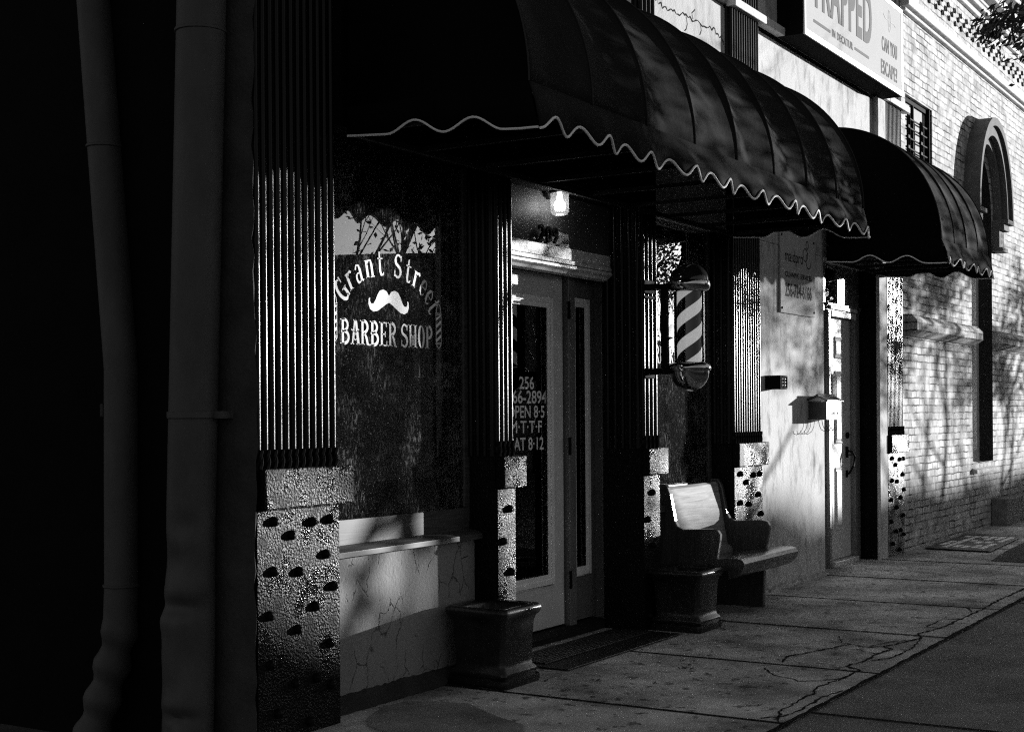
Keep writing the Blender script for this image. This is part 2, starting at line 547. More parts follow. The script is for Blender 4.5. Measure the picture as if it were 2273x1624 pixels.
class MB:
    """collects faces; build() links them as ONE mesh object (world coordinates)"""
    def __init__(s):
        s.v = []
        s.f = []
        s.mi = []

    def add(s, vs, fs, mi=0):
        o = len(s.v)
        s.v += [tuple(p) for p in vs]
        for f in fs:
            s.f.append(tuple(i + o for i in f))
            s.mi.append(mi)
        return s

    def box(s, x0, x1, y0, y1, z0, z1, mi=0):
        vs = [(x, y, z) for z in (z0, z1) for y in (y0, y1) for x in (x0, x1)]
        return s.add(vs, [(0, 2, 3, 1), (4, 5, 7, 6), (0, 1, 5, 4), (2, 6, 7, 3), (0, 4, 6, 2), (1, 3, 7, 5)], mi)

    def prism(s, pts, a, b, axis='x', mi=0):
        """closed outline pts (2D) extruded from a to b along axis; x: (y,z) y: (x,z) z: (x,y)"""
        def P(p, t):
            return {'x': (t, p[0], p[1]), 'y': (p[0], t, p[1]), 'z': (p[0], p[1], t)}[axis]
        n = len(pts)
        vs = [P(p, a) for p in pts] + [P(p, b) for p in pts]
        fs = [tuple(range(n))[::-1], tuple(range(n, 2 * n))]
        fs += [(i, (i + 1) % n, n + (i + 1) % n, n + i) for i in range(n)]
        return s.add(vs, fs, mi)

    def tube(s, path, r, n=10, mi=0, caps=True):
        path = [Vector(p) for p in path]
        rs = r if isinstance(r, (list, tuple)) else [r] * len(path)
        vs = []
        ref = None
        for i, p in enumerate(path):
            t = (path[min(i + 1, len(path) - 1)] - path[max(i - 1, 0)]).normalized()
            if ref is None:
                ref = Vector((0, 0, 1)) if abs(t.z) < 0.9 else Vector((1, 0, 0))
            a = t.cross(ref).normalized()
            b = t.cross(a).normalized()
            ref = -b if False else ref
            for k in range(n):
                th = 2 * math.pi * k / n
                vs.append(p + (a * math.cos(th) + b * math.sin(th)) * rs[i])
        fs = []
        for i in range(len(path) - 1):
            for k in range(n):
                fs.append((i * n + k, i * n + (k + 1) % n, (i + 1) * n + (k + 1) % n, (i + 1) * n + k))
        if caps:
            fs.append(tuple(range(n))[::-1])
            fs.append(tuple((len(path) - 1) * n + k for k in range(n)))
        return s.add(vs, fs, mi)

    def lathe(s, prof, cx, cy, n=32, mi=0):
        """prof: (r, z) bottom to top about the vertical axis at cx, cy"""
        vs = []
        for r, z in prof:
            for k in range(n):
                th = 2 * math.pi * k / n
                vs.append((cx + r * math.cos(th), cy + r * math.sin(th), z))
        fs = []
        for i in range(len(prof) - 1):
            for k in range(n):
                fs.append((i * n + k, i * n + (k + 1) % n, (i + 1) * n + (k + 1) % n, (i + 1) * n + k))
        if prof[0][0] > 1e-5:
            fs.append(tuple(range(n))[::-1])
        if prof[-1][0] > 1e-5:
            fs.append(tuple((len(prof) - 1) * n + k for k in range(n)))
        return s.add(vs, fs, mi)

    def grid(s, rows, mi=0, flip=False):
        nr = len(rows)
        nc = len(rows[0])
        vs = [p for r in rows for p in r]
        fs = []
        for i in range(nr - 1):
            for j in range(nc - 1):
                q = (i * nc + j, i * nc + j + 1, (i + 1) * nc + j + 1, (i + 1) * nc + j)
                fs.append(q[::-1] if flip else q)
        return s.add(vs, fs, mi)

    def build(s, name, mats, parent=None, smooth=False, bevel=0.0, solid=0.0, sharp=40):
        if SETBACK != 1.0:
            s.v = [(p[0] * SETBACK, -4.26 + (p[1] + 4.26) * SETBACK, 1.5 + (p[2] - 1.5) * SETBACK) for p in s.v]
        me = bpy.data.meshes.new(name)
        me.from_pydata(s.v, [], s.f)
        if not isinstance(mats, (list, tuple)):
            mats = [mats]
        for m in mats:
            me.materials.append(m)
        me.polygons.foreach_set('material_index', s.mi)
        bm = bmesh.new()
        bm.from_mesh(me)
        bmesh.ops.remove_doubles(bm, verts=bm.verts, dist=1e-6)
        bmesh.ops.recalc_face_normals(bm, faces=bm.faces)
        bm.to_mesh(me)
        bm.free()
        if smooth:
            me.shade_smooth()
            me.set_sharp_from_angle(angle=R(sharp))
        o = bpy.data.objects.new(name, me)
        C.objects.link(o)
        if parent is not None:
            adopt(o, parent)
        if bevel > 0:
            b = o.modifiers.new('bevel', 'BEVEL')
            b.width = bevel
            b.segments = 2
            b.limit_method = 'ANGLE'
            b.angle_limit = R(40)
        if solid:
            q = o.modifiers.new('solid', 'SOLIDIFY')
            q.thickness = solid
            q.offset = 0
        return o


WLOC = {}


def adopt(o, parent):
    """children keep world coordinates; the parents are pure translations"""
    p = parent
    t = Vector((0, 0, 0))
    while p is not None:
        t += WLOC.get(p.name, Vector((0, 0, 0)))
        p = None
    o.parent = parent
    o.matrix_parent_inverse = Matrix.Translation(-t)


def tag(o, label, cat, group=None):
    o['label'] = label
    o['category'] = cat
    if group:
        o['group'] = group
    return o


def thing(name, label, cat, loc=(0, 0, 0), group=None):
    o = bpy.data.objects.new(name, None)
    o.location = loc
    o.empty_display_size = 0.2
    C.objects.link(o)
    WLOC[o.name] = Vector(loc)
    return tag(o, label, cat, group)


def struct(o):
    o['kind'] = 'structure'
    return o


def text_geo(body, size=1.0, bold=0.0, sx=1.0, depth=0.0, spacing=1.0):
    """the built-in font, converted to faces in the x/y plane, baseline 0, x from 0; returns verts, faces, width, height"""
    cu = bpy.data.curves.new('txt', 'FONT')
    cu.body = body
    cu.size = 1.0
    cu.offset = bold
    cu.space_character = spacing
    cu.resolution_u = 4
    o = bpy.data.objects.new('txt', cu)
    C.objects.link(o)
    dg = bpy.context.evaluated_depsgraph_get()
    me = bpy.data.meshes.new_from_object(o.evaluated_get(dg))
    vs = [tuple(v.co) for v in me.vertices]
    fs = [tuple(p.vertices) for p in me.polygons]
    bpy.data.objects.remove(o)
    bpy.data.curves.remove(cu)
    bpy.data.meshes.remove(me)
    xs = [v[0] for v in vs]
    ys = [v[1] for v in vs]
    x0, x1, y0, y1 = min(xs), max(xs), min(ys), max(ys)
    vs = [((v[0] - x0), (v[1] - y0)) for v in vs]
    return vs, fs, x1 - x0, y1 - y0


def text_on(mb, body, x0, x1, z0, z1, y, bold=0.0, mi=0, spacing=1.0, th=0.0015):
    """lettering fitted into the rectangle x0..x1, z0..z1 on the plane y (facing -y)"""
    vs, fs, wd, ht = text_geo(body, bold=bold, spacing=spacing)
    ax = (x1 - x0) / wd
    az = (z1 - z0) / ht
    P = [(x0 + v[0] * ax, y, z0 + v[1] * az) for v in vs]
    mb.add(P, fs, mi)


def ribbon(mb, pts, wds, fn, mi=0):
    """a stroke of varying width in 2D glyph space, mapped by fn(x, z) to 3D"""
    n = len(pts)
    Lf = []
    Rt = []
    for i in range(n):
        a = pts[max(i - 1, 0)]
        b = pts[min(i + 1, n - 1)]
        dx, dz = b[0] - a[0], b[1] - a[1]
        l = math.hypot(dx, dz) or 1
        nx, nz = -dz / l, dx / l
        wv = wds[i] if isinstance(wds, (list, tuple)) else wds
        Lf.append((pts[i][0] + nx * wv / 2, pts[i][1] + nz * wv / 2))
        Rt.append((pts[i][0] - nx * wv / 2, pts[i][1] - nz * wv / 2))
    mb.grid([[fn(*p) for p in Lf], [fn(*p) for p in Rt]], mi)


# ------------------------------------------------------------------ ground
GZ = 0.03
g = MB()
g.grid([[(x, y, -0.12) for x in (-200, 0, 60, 260)] for y in (-200, -20, -5.4)])
struct(g.build('street', MT['asphalt']))
g = MB()
g.box(-60, 4.7, 0.0, 60, -0.3, -0.02)
struct(g.build('alley_ground', MT['asphalt']))
# the pavement: five-foot slabs with open joints, a band of darker aggregate, the kerb
XJ = [-2.9, -1.35, 0.2, 1.75, 3.3, 4.85, 6.39, 7.87, 9.33, 10.83, 12.4, 13.98, 15.6, 17.2, 18.8, 20.4, 22, 23.6, 25.2, 26.8, 28.4, 30]
g = MB()
for i in range(len(XJ) - 1):
    a, b = XJ[i] + 0.013, XJ[i + 1] - 0.013
    rr = random.Random(i)
    t0, t1 = rr.uniform(-.002, .002), rr.uniform(-.002, .002)
    y1 = 0.6 if a > 4.7 else -0.01
    vs = [(a, -1.835, -.1), (b, -1.835, -.1), (b, y1, -.1), (a, y1, -.1), (a, -1.835, GZ + t0), (b, -1.835, GZ + t1), (b, y1, GZ + t1), (a, y1, GZ + t0)]
    g.add(vs, [(0, 3, 2, 1), (4, 5, 6, 7), (0, 1, 5, 4), (1, 2, 6, 5), (2, 3, 7, 6), (3, 0, 4, 7)])
struct(g.build('sidewalk', MT['walk'], bevel=0.003))
g = MB()
g.box(-6, 60, -5.1, 0.5, -0.14, -0.02)
struct(g.build('sidewalk_bed', MT['crack']))
g = MB()
for a, b in ((-6, 1.7), (1.714, 6.7), (6.714, 11.3), (11.314, 16), (16.014, 40)):
    g.box(a, b, -4.9, -1.862, -0.1, GZ - 0.004)
struct(g.build('verge_paving', MT['verge'], bevel=0.004))
g = MB()
g.box(-6, 60, -5.1, -4.91, -0.2, GZ)
struct(g.build('kerb', MT['concrete'], bevel=0.01))
# cracks in the slabs: thin dark jagged lines, 1 mm above the concrete
cr = MB()
rc = random.Random(5)


def crack(pts, wd):
    q = []
    for i in range(len(pts) - 1):
        a, b = pts[i], pts[i + 1]
        L = math.hypot(b[0] - a[0], b[1] - a[1])
        k = max(2, int(L / 0.035))
        for j in range(k):
            t = j / k
            q.append((a[0] + (b[0] - a[0]) * t + rc.uniform(-.013, .013), a[1] + (b[1] - a[1]) * t + rc.uniform(-.009, .009)))
    q.append(pts[-1])
    ribbon(cr, q, [wd * rc.uniform(.35, 1.5) for _ in q], lambda x, y: (x, y, GZ + 0.0035))


crack([(6.40, -1.81), (6.63, -1.72), (7.14, -1.716), (7.33, -1.67), (7.65, -1.717), (7.93, -1.717), (8.01, -1.6), (8.22, -1.647), (8.49, -1.634),
       (8.72, -1.665), (8.8, -1.578), (8.71, -1.504), (8.777, -1.38), (8.57, -1.32), (8.33, -1.26), (8.16, -1.19), (7.96, -1.24)], .014)
crack([(8.79, -1.58), (8.86, -1.61), (9.22, -1.696), (9.42, -1.63), (9.7, -1.695), (10.25, -1.707), (10.77, -1.72), (11.47, -1.707), (12.2, -1.725), (13.2, -1.7), (14.4, -1.74)], .015)
crack([(7.72, -1.215), (7.54, -1.34), (7.44, -1.52), (7.5, -1.63), (7.65, -1.717)], .009)
crack([(9.05, -1.21), (8.79, -1.326), (8.777, -1.38)], .009)
crack([(10.86, -1.42), (10.83, -1.6), (10.63, -1.68)], .014)
crack([(8.22, -1.647), (8.4, -1.75), (8.8, -1.76), (9.22, -1.696)], .01)
crack([(8.57, -1.32), (8.6, -1.48), (8.49, -1.634)], .01)
crack([(8.71, -1.504), (8.95, -1.55), (9.1, -1.64)], .009)
crack([(6.45, -1.7), (6.55, -1.78), (6.7, -1.8), (7.1, -1.79), (7.3, -1.82)], .012)
crack([(9.7, -1.695), (9.75, -1.6), (10.1, -1.6), (10.25, -1.707)], .01)
for xj in XJ[4:]:
    n = 40
    ribbon(cr, [(xj + rc.uniform(-.002, .002), .1 - 1.94 * k / n) for k in range(n + 1)], [.026 * rc.uniform(.7, 1.3) for _ in range(n + 1)], lambda x, y: (x, y, GZ + .0036))
n = 300
ribbon(cr, [(3 + 24 * k / n, -1.848 + rc.uniform(-.004, .004)) for k in range(n + 1)], [.03 * rc.uniform(.6, 1.3) for _ in range(n + 1)], lambda x, y: (x, y, GZ + .0036))
for xj in (6.705, 11.305, 16.005):
    ribbon(cr, [(xj + .012 * (-1.86 - y_) , y_) for y_ in (-1.86, -2.4, -3.2, -4.9)], .022, lambda x, y: (x, y, GZ + .0005))
struct(cr.build('sidewalk_cracks', MT['crack'], solid=0.001))
lt_ = MB()
for _ in range(420):
    x, y = rc.uniform(4.9, 18), -abs(rc.gauss(0, 1)) * 1.0 - .02
    if y < -3.4:
        continue
    a_ = rc.uniform(0, 6.28)
    l = rc.uniform(.008, .03)
    ca_, sa_ = math.cos(a_) * l, math.sin(a_) * l
    z_ = GZ + .005
    lt_.add([(x - ca_, y - sa_, z_), (x + sa_ * .4, y - ca_ * .4, z_ + .002), (x + ca_, y + sa_, z_ + rc.uniform(0, .008)), (x - sa_ * .4, y + ca_ * .4, z_)], [(0, 1, 2, 3)])
lo_ = lt_.build('leaf_litter', MT['leaf'])
lo_['kind'] = 'stuff'
tag(lo_, 'small dark leaf fragments scattered over the concrete sidewalk', 'litter')
# an old darker mortar patch and a larger dark patch farther along
pm = MB()
pm.prism([(5.1, -.78), (5.36, -.17), (5.5, -.06), (5.72, .02), (5.9, .01), (5.98, -.12), (6.02, -.3), (5.85, -.55), (5.74, -.79), (5.4, -1.0)], GZ + .001, GZ + .009, 'z')
MT['patch'] = mat('darker_patch_mortar', 0.2, rough=0.9, spec=0.2, var=0.5, vscale=2.5, bump=0.8, bscale=90, fine=0.35)
struct(pm.build('sidewalk_patch', MT['patch']))
pm = MB()
pm.prism([(14.3, -.98), (15.4, -.89), (16.4, -.85), (19, -.75), (24, -.7), (24, -1.83), (14.3, -1.83)], GZ + .001, GZ + .008, 'z')
struct(pm.build('sidewalk_dark_patch', MT['asphalt'], bevel=.003))  # dark stretch of sidewalk in the same tone as the street

# ------------------------------------------------------------------ the iron-front shop building
shop = thing('shop_building', 'storefront building with black fluted iron piers and pale stucco above scalloped awnings', 'building', (4.78, 0, 0))


def reeds_front(mb, x0, x1, y, z0, z1, n, rad):
    """vertical half-round reeds on the front plane y"""
    p = (x1 - x0) / n
    pts = [(x0, y)]
    for i in range(n):
        c = x0 + p * (i + .5)
        pts.append((c - rad, y))
        for k in range(1, 8):
            th = math.pi * k / 8
            pts.append((c - rad * math.cos(th), y - rad * math.sin(th)))
        pts.append((c + rad, y))
    pts.append((x1, y))
    mb.grid([[(px, py, z0) for px, py in pts], [(px, py, z1) for px, py in pts]])


def reeds_side(mb, x, y0, y1, z0, z1, n, rad, sgn):
    p = (y1 - y0) / n
    pts = [(x, y0)]
    for i in range(n):
        c = y0 + p * (i + .5)
        pts.append((x, c - rad))
        for k in range(1, 8):
            th = math.pi * k / 8
            pts.append((x + sgn * rad * math.sin(th), c - rad * math.cos(th)))
        pts.append((x, c + rad))
    pts.append((x, y1))
    mb.grid([[(px, py, z0) for px, py in pts], [(px, py, z1) for px, py in pts]], flip=sgn > 0)


def twist(mb, cx, cy, z0, z1, rad):
    """short rope-twisted foot of a reed"""
    for k in range(3):
        path = []
        for j in range(9):
            t = j / 8
            th = k * 2.09 + t * 3.2
            path.append((cx + math.cos(th) * rad * .55, cy + math.sin(th) * rad * .55, z0 + (z1 - z0) * t))
        mb.tube(path, rad * .6, n=6)


WIDE_BOSS = [(.11, 1.024), (.378, 1.006), (.507, 1.01), (.23, .955), (.477, .847), (.105, .8), (.28, .783), (.53, .691), (.397, .611), (.075, .604),
             (.267, .519), (.5, .425), (.08, .384), (.4, .277), (.248, .276), (.507, .228), (.13, .159), (.35, .083)]
NARROW_BOSS = [(.12, .96), (.05, .78), (.13, .60), (.05, .42), (.13, .24), (.06, .13)]


def boss(mb, x, y, z, r=.024, d=.03):
    prof = [(r, 0), (r * .96, d * .35), (r * .8, d * .65), (r * .5, d * .9), (r * .2, d * 1.0), (0, d * 1.01)]
    n = 14
    vs = []
    for rr_, dd in prof:
        for k in range(n):
            th = 2 * math.pi * k / n
            vs.append((x + rr_ * math.cos(th), y - dd, z + rr_ * math.sin(th)))
    fs = [(i * n + k, i * n + (k + 1) % n, (i + 1) * n + (k + 1) % n, (i + 1) * n + k) for i in range(len(prof) - 1) for k in range(n)]
    mb.add(vs, fs)


def pier(x0, wd, dep, nf, ns, top, bosses, side=True):
    x1 = x0 + wd
    core = MB().box(x0 + .004, x1 - .004, .022, dep, 0, top)
    p = core.build('pier', MT['iron'], shop)
    mb = MB()
    rad = .0165
    reeds_front(mb, x0, x1, .018, 1.262, top, nf, rad)
    reeds_side(mb, x0, .018, dep, 1.262, top, ns, rad, -1)
    reeds_side(mb, x1, .018, dep, 1.262, top, ns, rad, 1)
    for i in range(nf):
        twist(mb, x0 + wd / nf * (i + .5), .008, 1.262, 1.345, .0185)
    mb.build('fluted_shaft', MT['reed'], p, smooth=True, sharp=50)
    mb = MB().box(x0 - .012 + .03, x1 + .075, -.035, dep + .01, 1.078, 1.262)
    mb.build('cap_block', MT['iron'], p, bevel=.009)
    mb = MB().box(x0, x1, 0, dep, 0, 1.074)
    for bx, bz in bosses:
        boss(mb, x0 + bx, 0.001, bz)
    if side:
        for k, (bx, bz) in enumerate(bosses[::2]):
            pass
    mb.build('pedestal', MT['iron'], p, smooth=True, sharp=40)
    return p


pier(4.785, .58, .32, 12, 4, 6.2, WIDE_BOSS)
pier(6.795, .19, .2, 4, 4, 2.9, NARROW_BOSS)
pier(8.655, .245, .30, 4, 5, 6.2, NARROW_BOSS)
pier(10.228, .575, .25, 12, 4, 6.2, WIDE_BOSS)
pier(14.215, .555, .25, 12, 4, 6.2, WIDE_BOSS)

# belt course with its little shadow gap, upper frieze, hidden wall behind the awnings
mb = MB()
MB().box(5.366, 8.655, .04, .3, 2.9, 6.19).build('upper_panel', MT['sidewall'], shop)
mb.box(8.90, 10.228, .05, .3, 2.9, 4.615)
mb.box(8.90, 10.228, .06, .3, 4.615, 4.64)
mb.box(8.90, 10.228, .03, .3, 4.64, 6.2)
mb.build('upper_wall', MT['frieze'], shop, bevel=.006)
mb = MB()
mb.box(10.8, 14.215, .05, .3, 2.9, 4.6)
mb.box(10.8, 14.215, .03, .3, 4.7, 6.2)
mb.build('upper_wall', MT['stucco'], shop, bevel=.006)
mb = MB()
mb.box(10.215, 14.24, -.04, .04, 4.625, 4.69)
mb.box(14.245, 14.95, -.04, .04, 4.625, 4.69)
mb.build('belt_course', MT['brick_plain'], shop, bevel=.006)
# ragged crack line in the frieze
cr = MB()
rc = random.Random(9)
q = [(8.95, 4.40), (9.1, 4.36), (9.3, 4.37), (9.5, 4.385), (9.75, 4.39), (10.0, 4.40), (10.15, 4.37), (10.2, 4.33)]
pts = []
for i in range(len(q) - 1):
    for j in range(7):
        t = j / 7
        pts.append((q[i][0] + (q[i + 1][0] - q[i][0]) * t, q[i][1] + (q[i + 1][1] - q[i][1]) * t + rc.uniform(-.02, .02)))
ribbon(cr, pts, [rc.uniform(.003, .016) for _ in pts], lambda x, z: (x, .0478, z))
for q in ([(9.5, 4.38), (9.52, 4.33), (9.5, 4.29), (9.47, 4.27)], [(9.75, 4.39), (9.77, 4.34), (9.74, 4.3)], [(9.62, 4.39), (9.6, 4.43), (9.66, 4.47)]):
    ribbon(cr, q, .007, lambda x, z: (x, .0478, z))
cr.build('wall_crack', MT['crack'], shop)

# infill stucco wall between the wide pier and the second doorway (two returns make the doorway reveal)
mb = MB()
mb.box(10.803, 12.45, .05, .3, 0, 2.9)
mb.build('stucco_wall', MT['stucco'], shop, bevel=.012)
mb = MB()
rr = random.Random(3)
pts = [(10.803, 0)]
x = 10.803
while x < 12.44:
    pts.append((x, .055 + rr.uniform(-.018, .018)))
    x += .05
pts += [(12.45, .05), (12.45, 0)]
mb.prism(pts, .02, .052, 'y')
mb.build('wall_foot', MT['stucco'], shop)
mb = MB()
mb.box(13.94, 14.212, .0, .34, 0, 6.0)
mb.build('door_jamb_wall', MT['stucco'], shop, bevel=.015)
# shade on the second doorway's reveal is put in as a black sheet, its bead catches a little light
mb = MB()
mb.box(13.925, 13.937, .03, .2, GZ, 2.9)
mb.tube([(13.925, .15, GZ), (13.925, .15, 2.9)], .012, 8)
mb.build('door_reveal', MT['black'], shop)

# side wall of the building along the alley with its rough stucco corner
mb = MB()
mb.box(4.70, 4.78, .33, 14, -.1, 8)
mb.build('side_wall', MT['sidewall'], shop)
mb = MB()
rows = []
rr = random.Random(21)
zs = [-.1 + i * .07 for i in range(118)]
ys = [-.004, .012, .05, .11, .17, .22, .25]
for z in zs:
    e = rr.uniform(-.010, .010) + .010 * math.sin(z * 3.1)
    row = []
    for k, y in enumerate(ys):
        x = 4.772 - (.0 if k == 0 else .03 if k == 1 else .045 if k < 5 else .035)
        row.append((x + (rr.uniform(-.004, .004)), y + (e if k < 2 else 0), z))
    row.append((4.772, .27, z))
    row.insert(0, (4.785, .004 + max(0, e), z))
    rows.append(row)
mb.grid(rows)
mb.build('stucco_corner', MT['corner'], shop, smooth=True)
mb = MB().box(4.781, 20.0, .34, .36, 2.9, 8)
mb.box(4.785, 14.77, .31, .34, 6.2, 8)
mb.build('rear_wall', MT['interior'], shop)

# shop room behind the glass
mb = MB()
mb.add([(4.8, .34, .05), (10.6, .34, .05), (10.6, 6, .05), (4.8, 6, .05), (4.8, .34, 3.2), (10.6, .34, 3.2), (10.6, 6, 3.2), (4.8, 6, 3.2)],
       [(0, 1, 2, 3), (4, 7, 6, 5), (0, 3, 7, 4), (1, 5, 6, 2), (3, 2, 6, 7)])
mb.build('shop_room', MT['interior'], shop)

# bulkheads below the windows with peeling paint and a lumpy footing
for x0, x1 in ((5.366, 6.794), (8.902, 10.227)):
    mb = MB().box(x0, x1, .156, .4, 0, .80)
    bk = mb.build('bulkhead', MT['bulk'], shop, bevel=.006)
    mb = MB()
    rows = []
    rr = random.Random(int(x0 * 10))
    xs = [x0 + (x1 - x0) * i / 40 for i in range(41)]
    for (dy, dz) in ((-.07, 0), (-.065, .02), (-.035, .045), (-.025, .07), (0, .085)):
        rows.append([(x, .158 + dy + rr.uniform(-.01, .01), GZ + dz + rr.uniform(-.007, .007)) for x in xs])
    mb.grid(rows)
    mb.build('footing', MT['corner'], bk, smooth=True, sharp=60)


# ---------- window lettering: hand-drawn western glyphs as strokes of varying width
def arc(cx, cz, rx, rz, a0, a1, n=14):
    return [(cx + rx * math.cos(R(a0 + (a1 - a0) * i / n)), cz + rz * math.sin(R(a0 + (a1 - a0) * i / n))) for i in range(n + 1)]


S1 = .17  # stem width
def stem(x, z0=0, z1=1, wv=S1):
    return ([(x, z0), (x, z0 + .04), (x, (z0 + z1) / 2), (x, z1 - .04), (x, z1)], [wv * 1.9, wv, wv, wv, wv * 1.9])


def spur(x, z, d=.16):
    return ([(x - d, z), (x + d, z)], .05)


GL = {
    'B': (.62, [stem(.13), spur(.12, .02), spur(.12, .98), (arc(.2, .76, .26, .22, 90, -90), [.07] + [.15] * 13 + [.07]), (arc(.2, .27, .32, .25, 90, -90), [.07] + [.17] * 13 + [.07]), ([(.2, .98), (.13, .98)], .07), ([(.08, .5), (.24, .52)], .07), (arc(.1, .5, .07, .06, 0, 360), .035)]),
    'A': (.62, [([(.1, 0), (.27, 1)], [.11, .09]), ([(.52, 0), (.34, 1)], [.2, .17]), spur(.1, .02, .12), spur(.52, .02, .14), ([(.18, .98), (.42, .98)], .06), (arc(.3, .3, .09, .12, 30, 330), .05), ([(.02, .6), (.14, .56), (.3, .42), (.46, .56), (.56, .62)], .05)]),
    'R': (.64, [stem(.13), spur(.12, .02), spur(.12, .98), (arc(.2, .74, .28, .24, 90, -90), [.07] + [.16] * 13 + [.07]), ([(.13, .98), (.22, .98)], .07), ([(.26, .5), (.4, .3), (.48, .05), (.62, 0)], [.1, .17, .17, .06])]),
    'E': (.56, [stem(.13), spur(.12, .02), spur(.12, .98), ([(.13, .97), (.46, .97)], .07), ([(.46, 1.0), (.47, .8)], [.1, .05]), ([(.13, .03), (.48, .03)], .07), ([(.48, 0), (.5, .22)], [.1, .05]), ([(.13, .5), (.38, .5)], .06), ([(.38, .62), (.38, .38)], .06)]),
    'S': (.56, [(arc(.28, .74, .19, .22, 20, 230, 16) + [(.3, .5)] + arc(.28, .26, .2, .23, 50, -160, 16), [.06] * 2 + [.1] * 10 + [.16] * 12 + [.12] * 8 + [.06] * 3), ([(.47, .95), (.47, .72)], [.1, .05]), ([(.08, .05), (.08, .3)], [.1, .05])]),
    'H': (.62, [stem(.12, wv=.15), stem(.5, wv=.15), spur(.12, .02, .13), spur(.12, .98, .13), spur(.5, .02, .13), spur(.5, .98, .13), ([(.14, .62), (.24, .52), (.31, .36), (.38, .52), (.48, .62)], .055), (arc(.31, .24, .06, .12, 90, 450), .045)]),
    'O': (.58, [(arc(.29, .5, .19, .46, 90, 450, 28), [.07, .1, .13, .16, .18, .18, .18, .18, .18, .18, .16, .13, .1, .07, .07, .1, .13, .16, .18, .18, .18, .18, .18, .18, .16, .13, .1, .08, .07])]),
    'P': (.58, [stem(.13), spur(.12, .02), spur(.12, .98), (arc(.2, .72, .27, .26, 90, -90), [.07] + [.16] * 13 + [.07]), ([(.13, .98), (.22, .98)], .07)]),
    'G': (.66, [(arc(.33, .5, .24, .46, 60, 310, 22), [.08] * 3 + [.17] * 16 + [.1] * 4), ([(.52, 1.0), (.52, .72)], [.1, .05]), ([(.5, .02), (.5, .46)], [.16, .16]), ([(.34, .46), (.62, .46)], .06)]),
    'r': (.44, [stem(.12, 0, .72), spur(.12, .02, .13), ([(.14, .52), (.24, .68), (.36, .7), (.42, .62)], [.06, .1, .14, .12])]),
    'a': (.5, [([(.1, .56), (.2, .72), (.34, .68), (.38, .5), (.38, .1), (.46, .02), (.52, .06)], [.1, .08, .1, .16, .16, .08, .04]), (arc(.22, .2, .14, .19, 60, 330), [.06] * 4 + [.12] * 7 + [.06] * 4)]),
    'n': (.58, [stem(.12, 0, .72), spur(.12, .02, .12), ([(.14, .52), (.26, .7), (.4, .68), (.44, .5), (.44, .02)], [.06, .09, .12, .16, .16]), spur(.44, .02, .13)]),
    't': (.4, [([(.16, .98), (.16, .2), (.22, .04), (.34, .04), (.4, .14)], [.1, .16, .15, .09, .04]), ([(.02, .7), (.36, .7)], .06)]),
    'e': (.46, [(arc(.24, .36, .17, .34, 0, 320, 20), [.06] * 3 + [.08] * 4 + [.15] * 8 + [.07] * 6), ([(.08, .37), (.4, .37)], .05)]),
}


def pole_icon(mb, cx, z0, z1, y):
    h = z1 - z0
    hw = .026
    F = lambda x, z: (cx + x, y, z0 + z * h)
    # outline cap, collars, barrel edges, stripes, foot
    ribbon(mb, arc(cx, z0 + .8 * h, hw * .85, .2 * h, 0, 180, 14), .0045, lambda x, z: (x, y, z))
    for zz in (.79, .76, .10, .13):
        mb.grid([[F(-hw * 1.15, zz), F(hw * 1.15, zz)], [F(-hw * 1.15, zz + .012), F(hw * 1.15, zz + .012)]])
    for sx in (-1, 1):
        a = sx * hw * .95
        mb.grid([[F(a - .0018, .12), F(a + .0018, .12)], [F(a - .0018, .77), F(a + .0018, .77)]])
    for k in range(4):
        b = .14 + k * .16
        mb.grid([[F(-hw * .92, b), F(hw * .92, min(.76, b + .12))], [F(-hw * .92, b + .07), F(hw * .92, min(.765, b + .19))]])
    ribbon(mb, arc(cx, z0 + .1 * h, hw * .8, .07 * h, 180, 360, 10), .0045, lambda x, z: (x, y, z))
    mb.grid([[F(-.004, 0), F(.004, 0)], [F(-.006, .035), F(.006, .035)]])


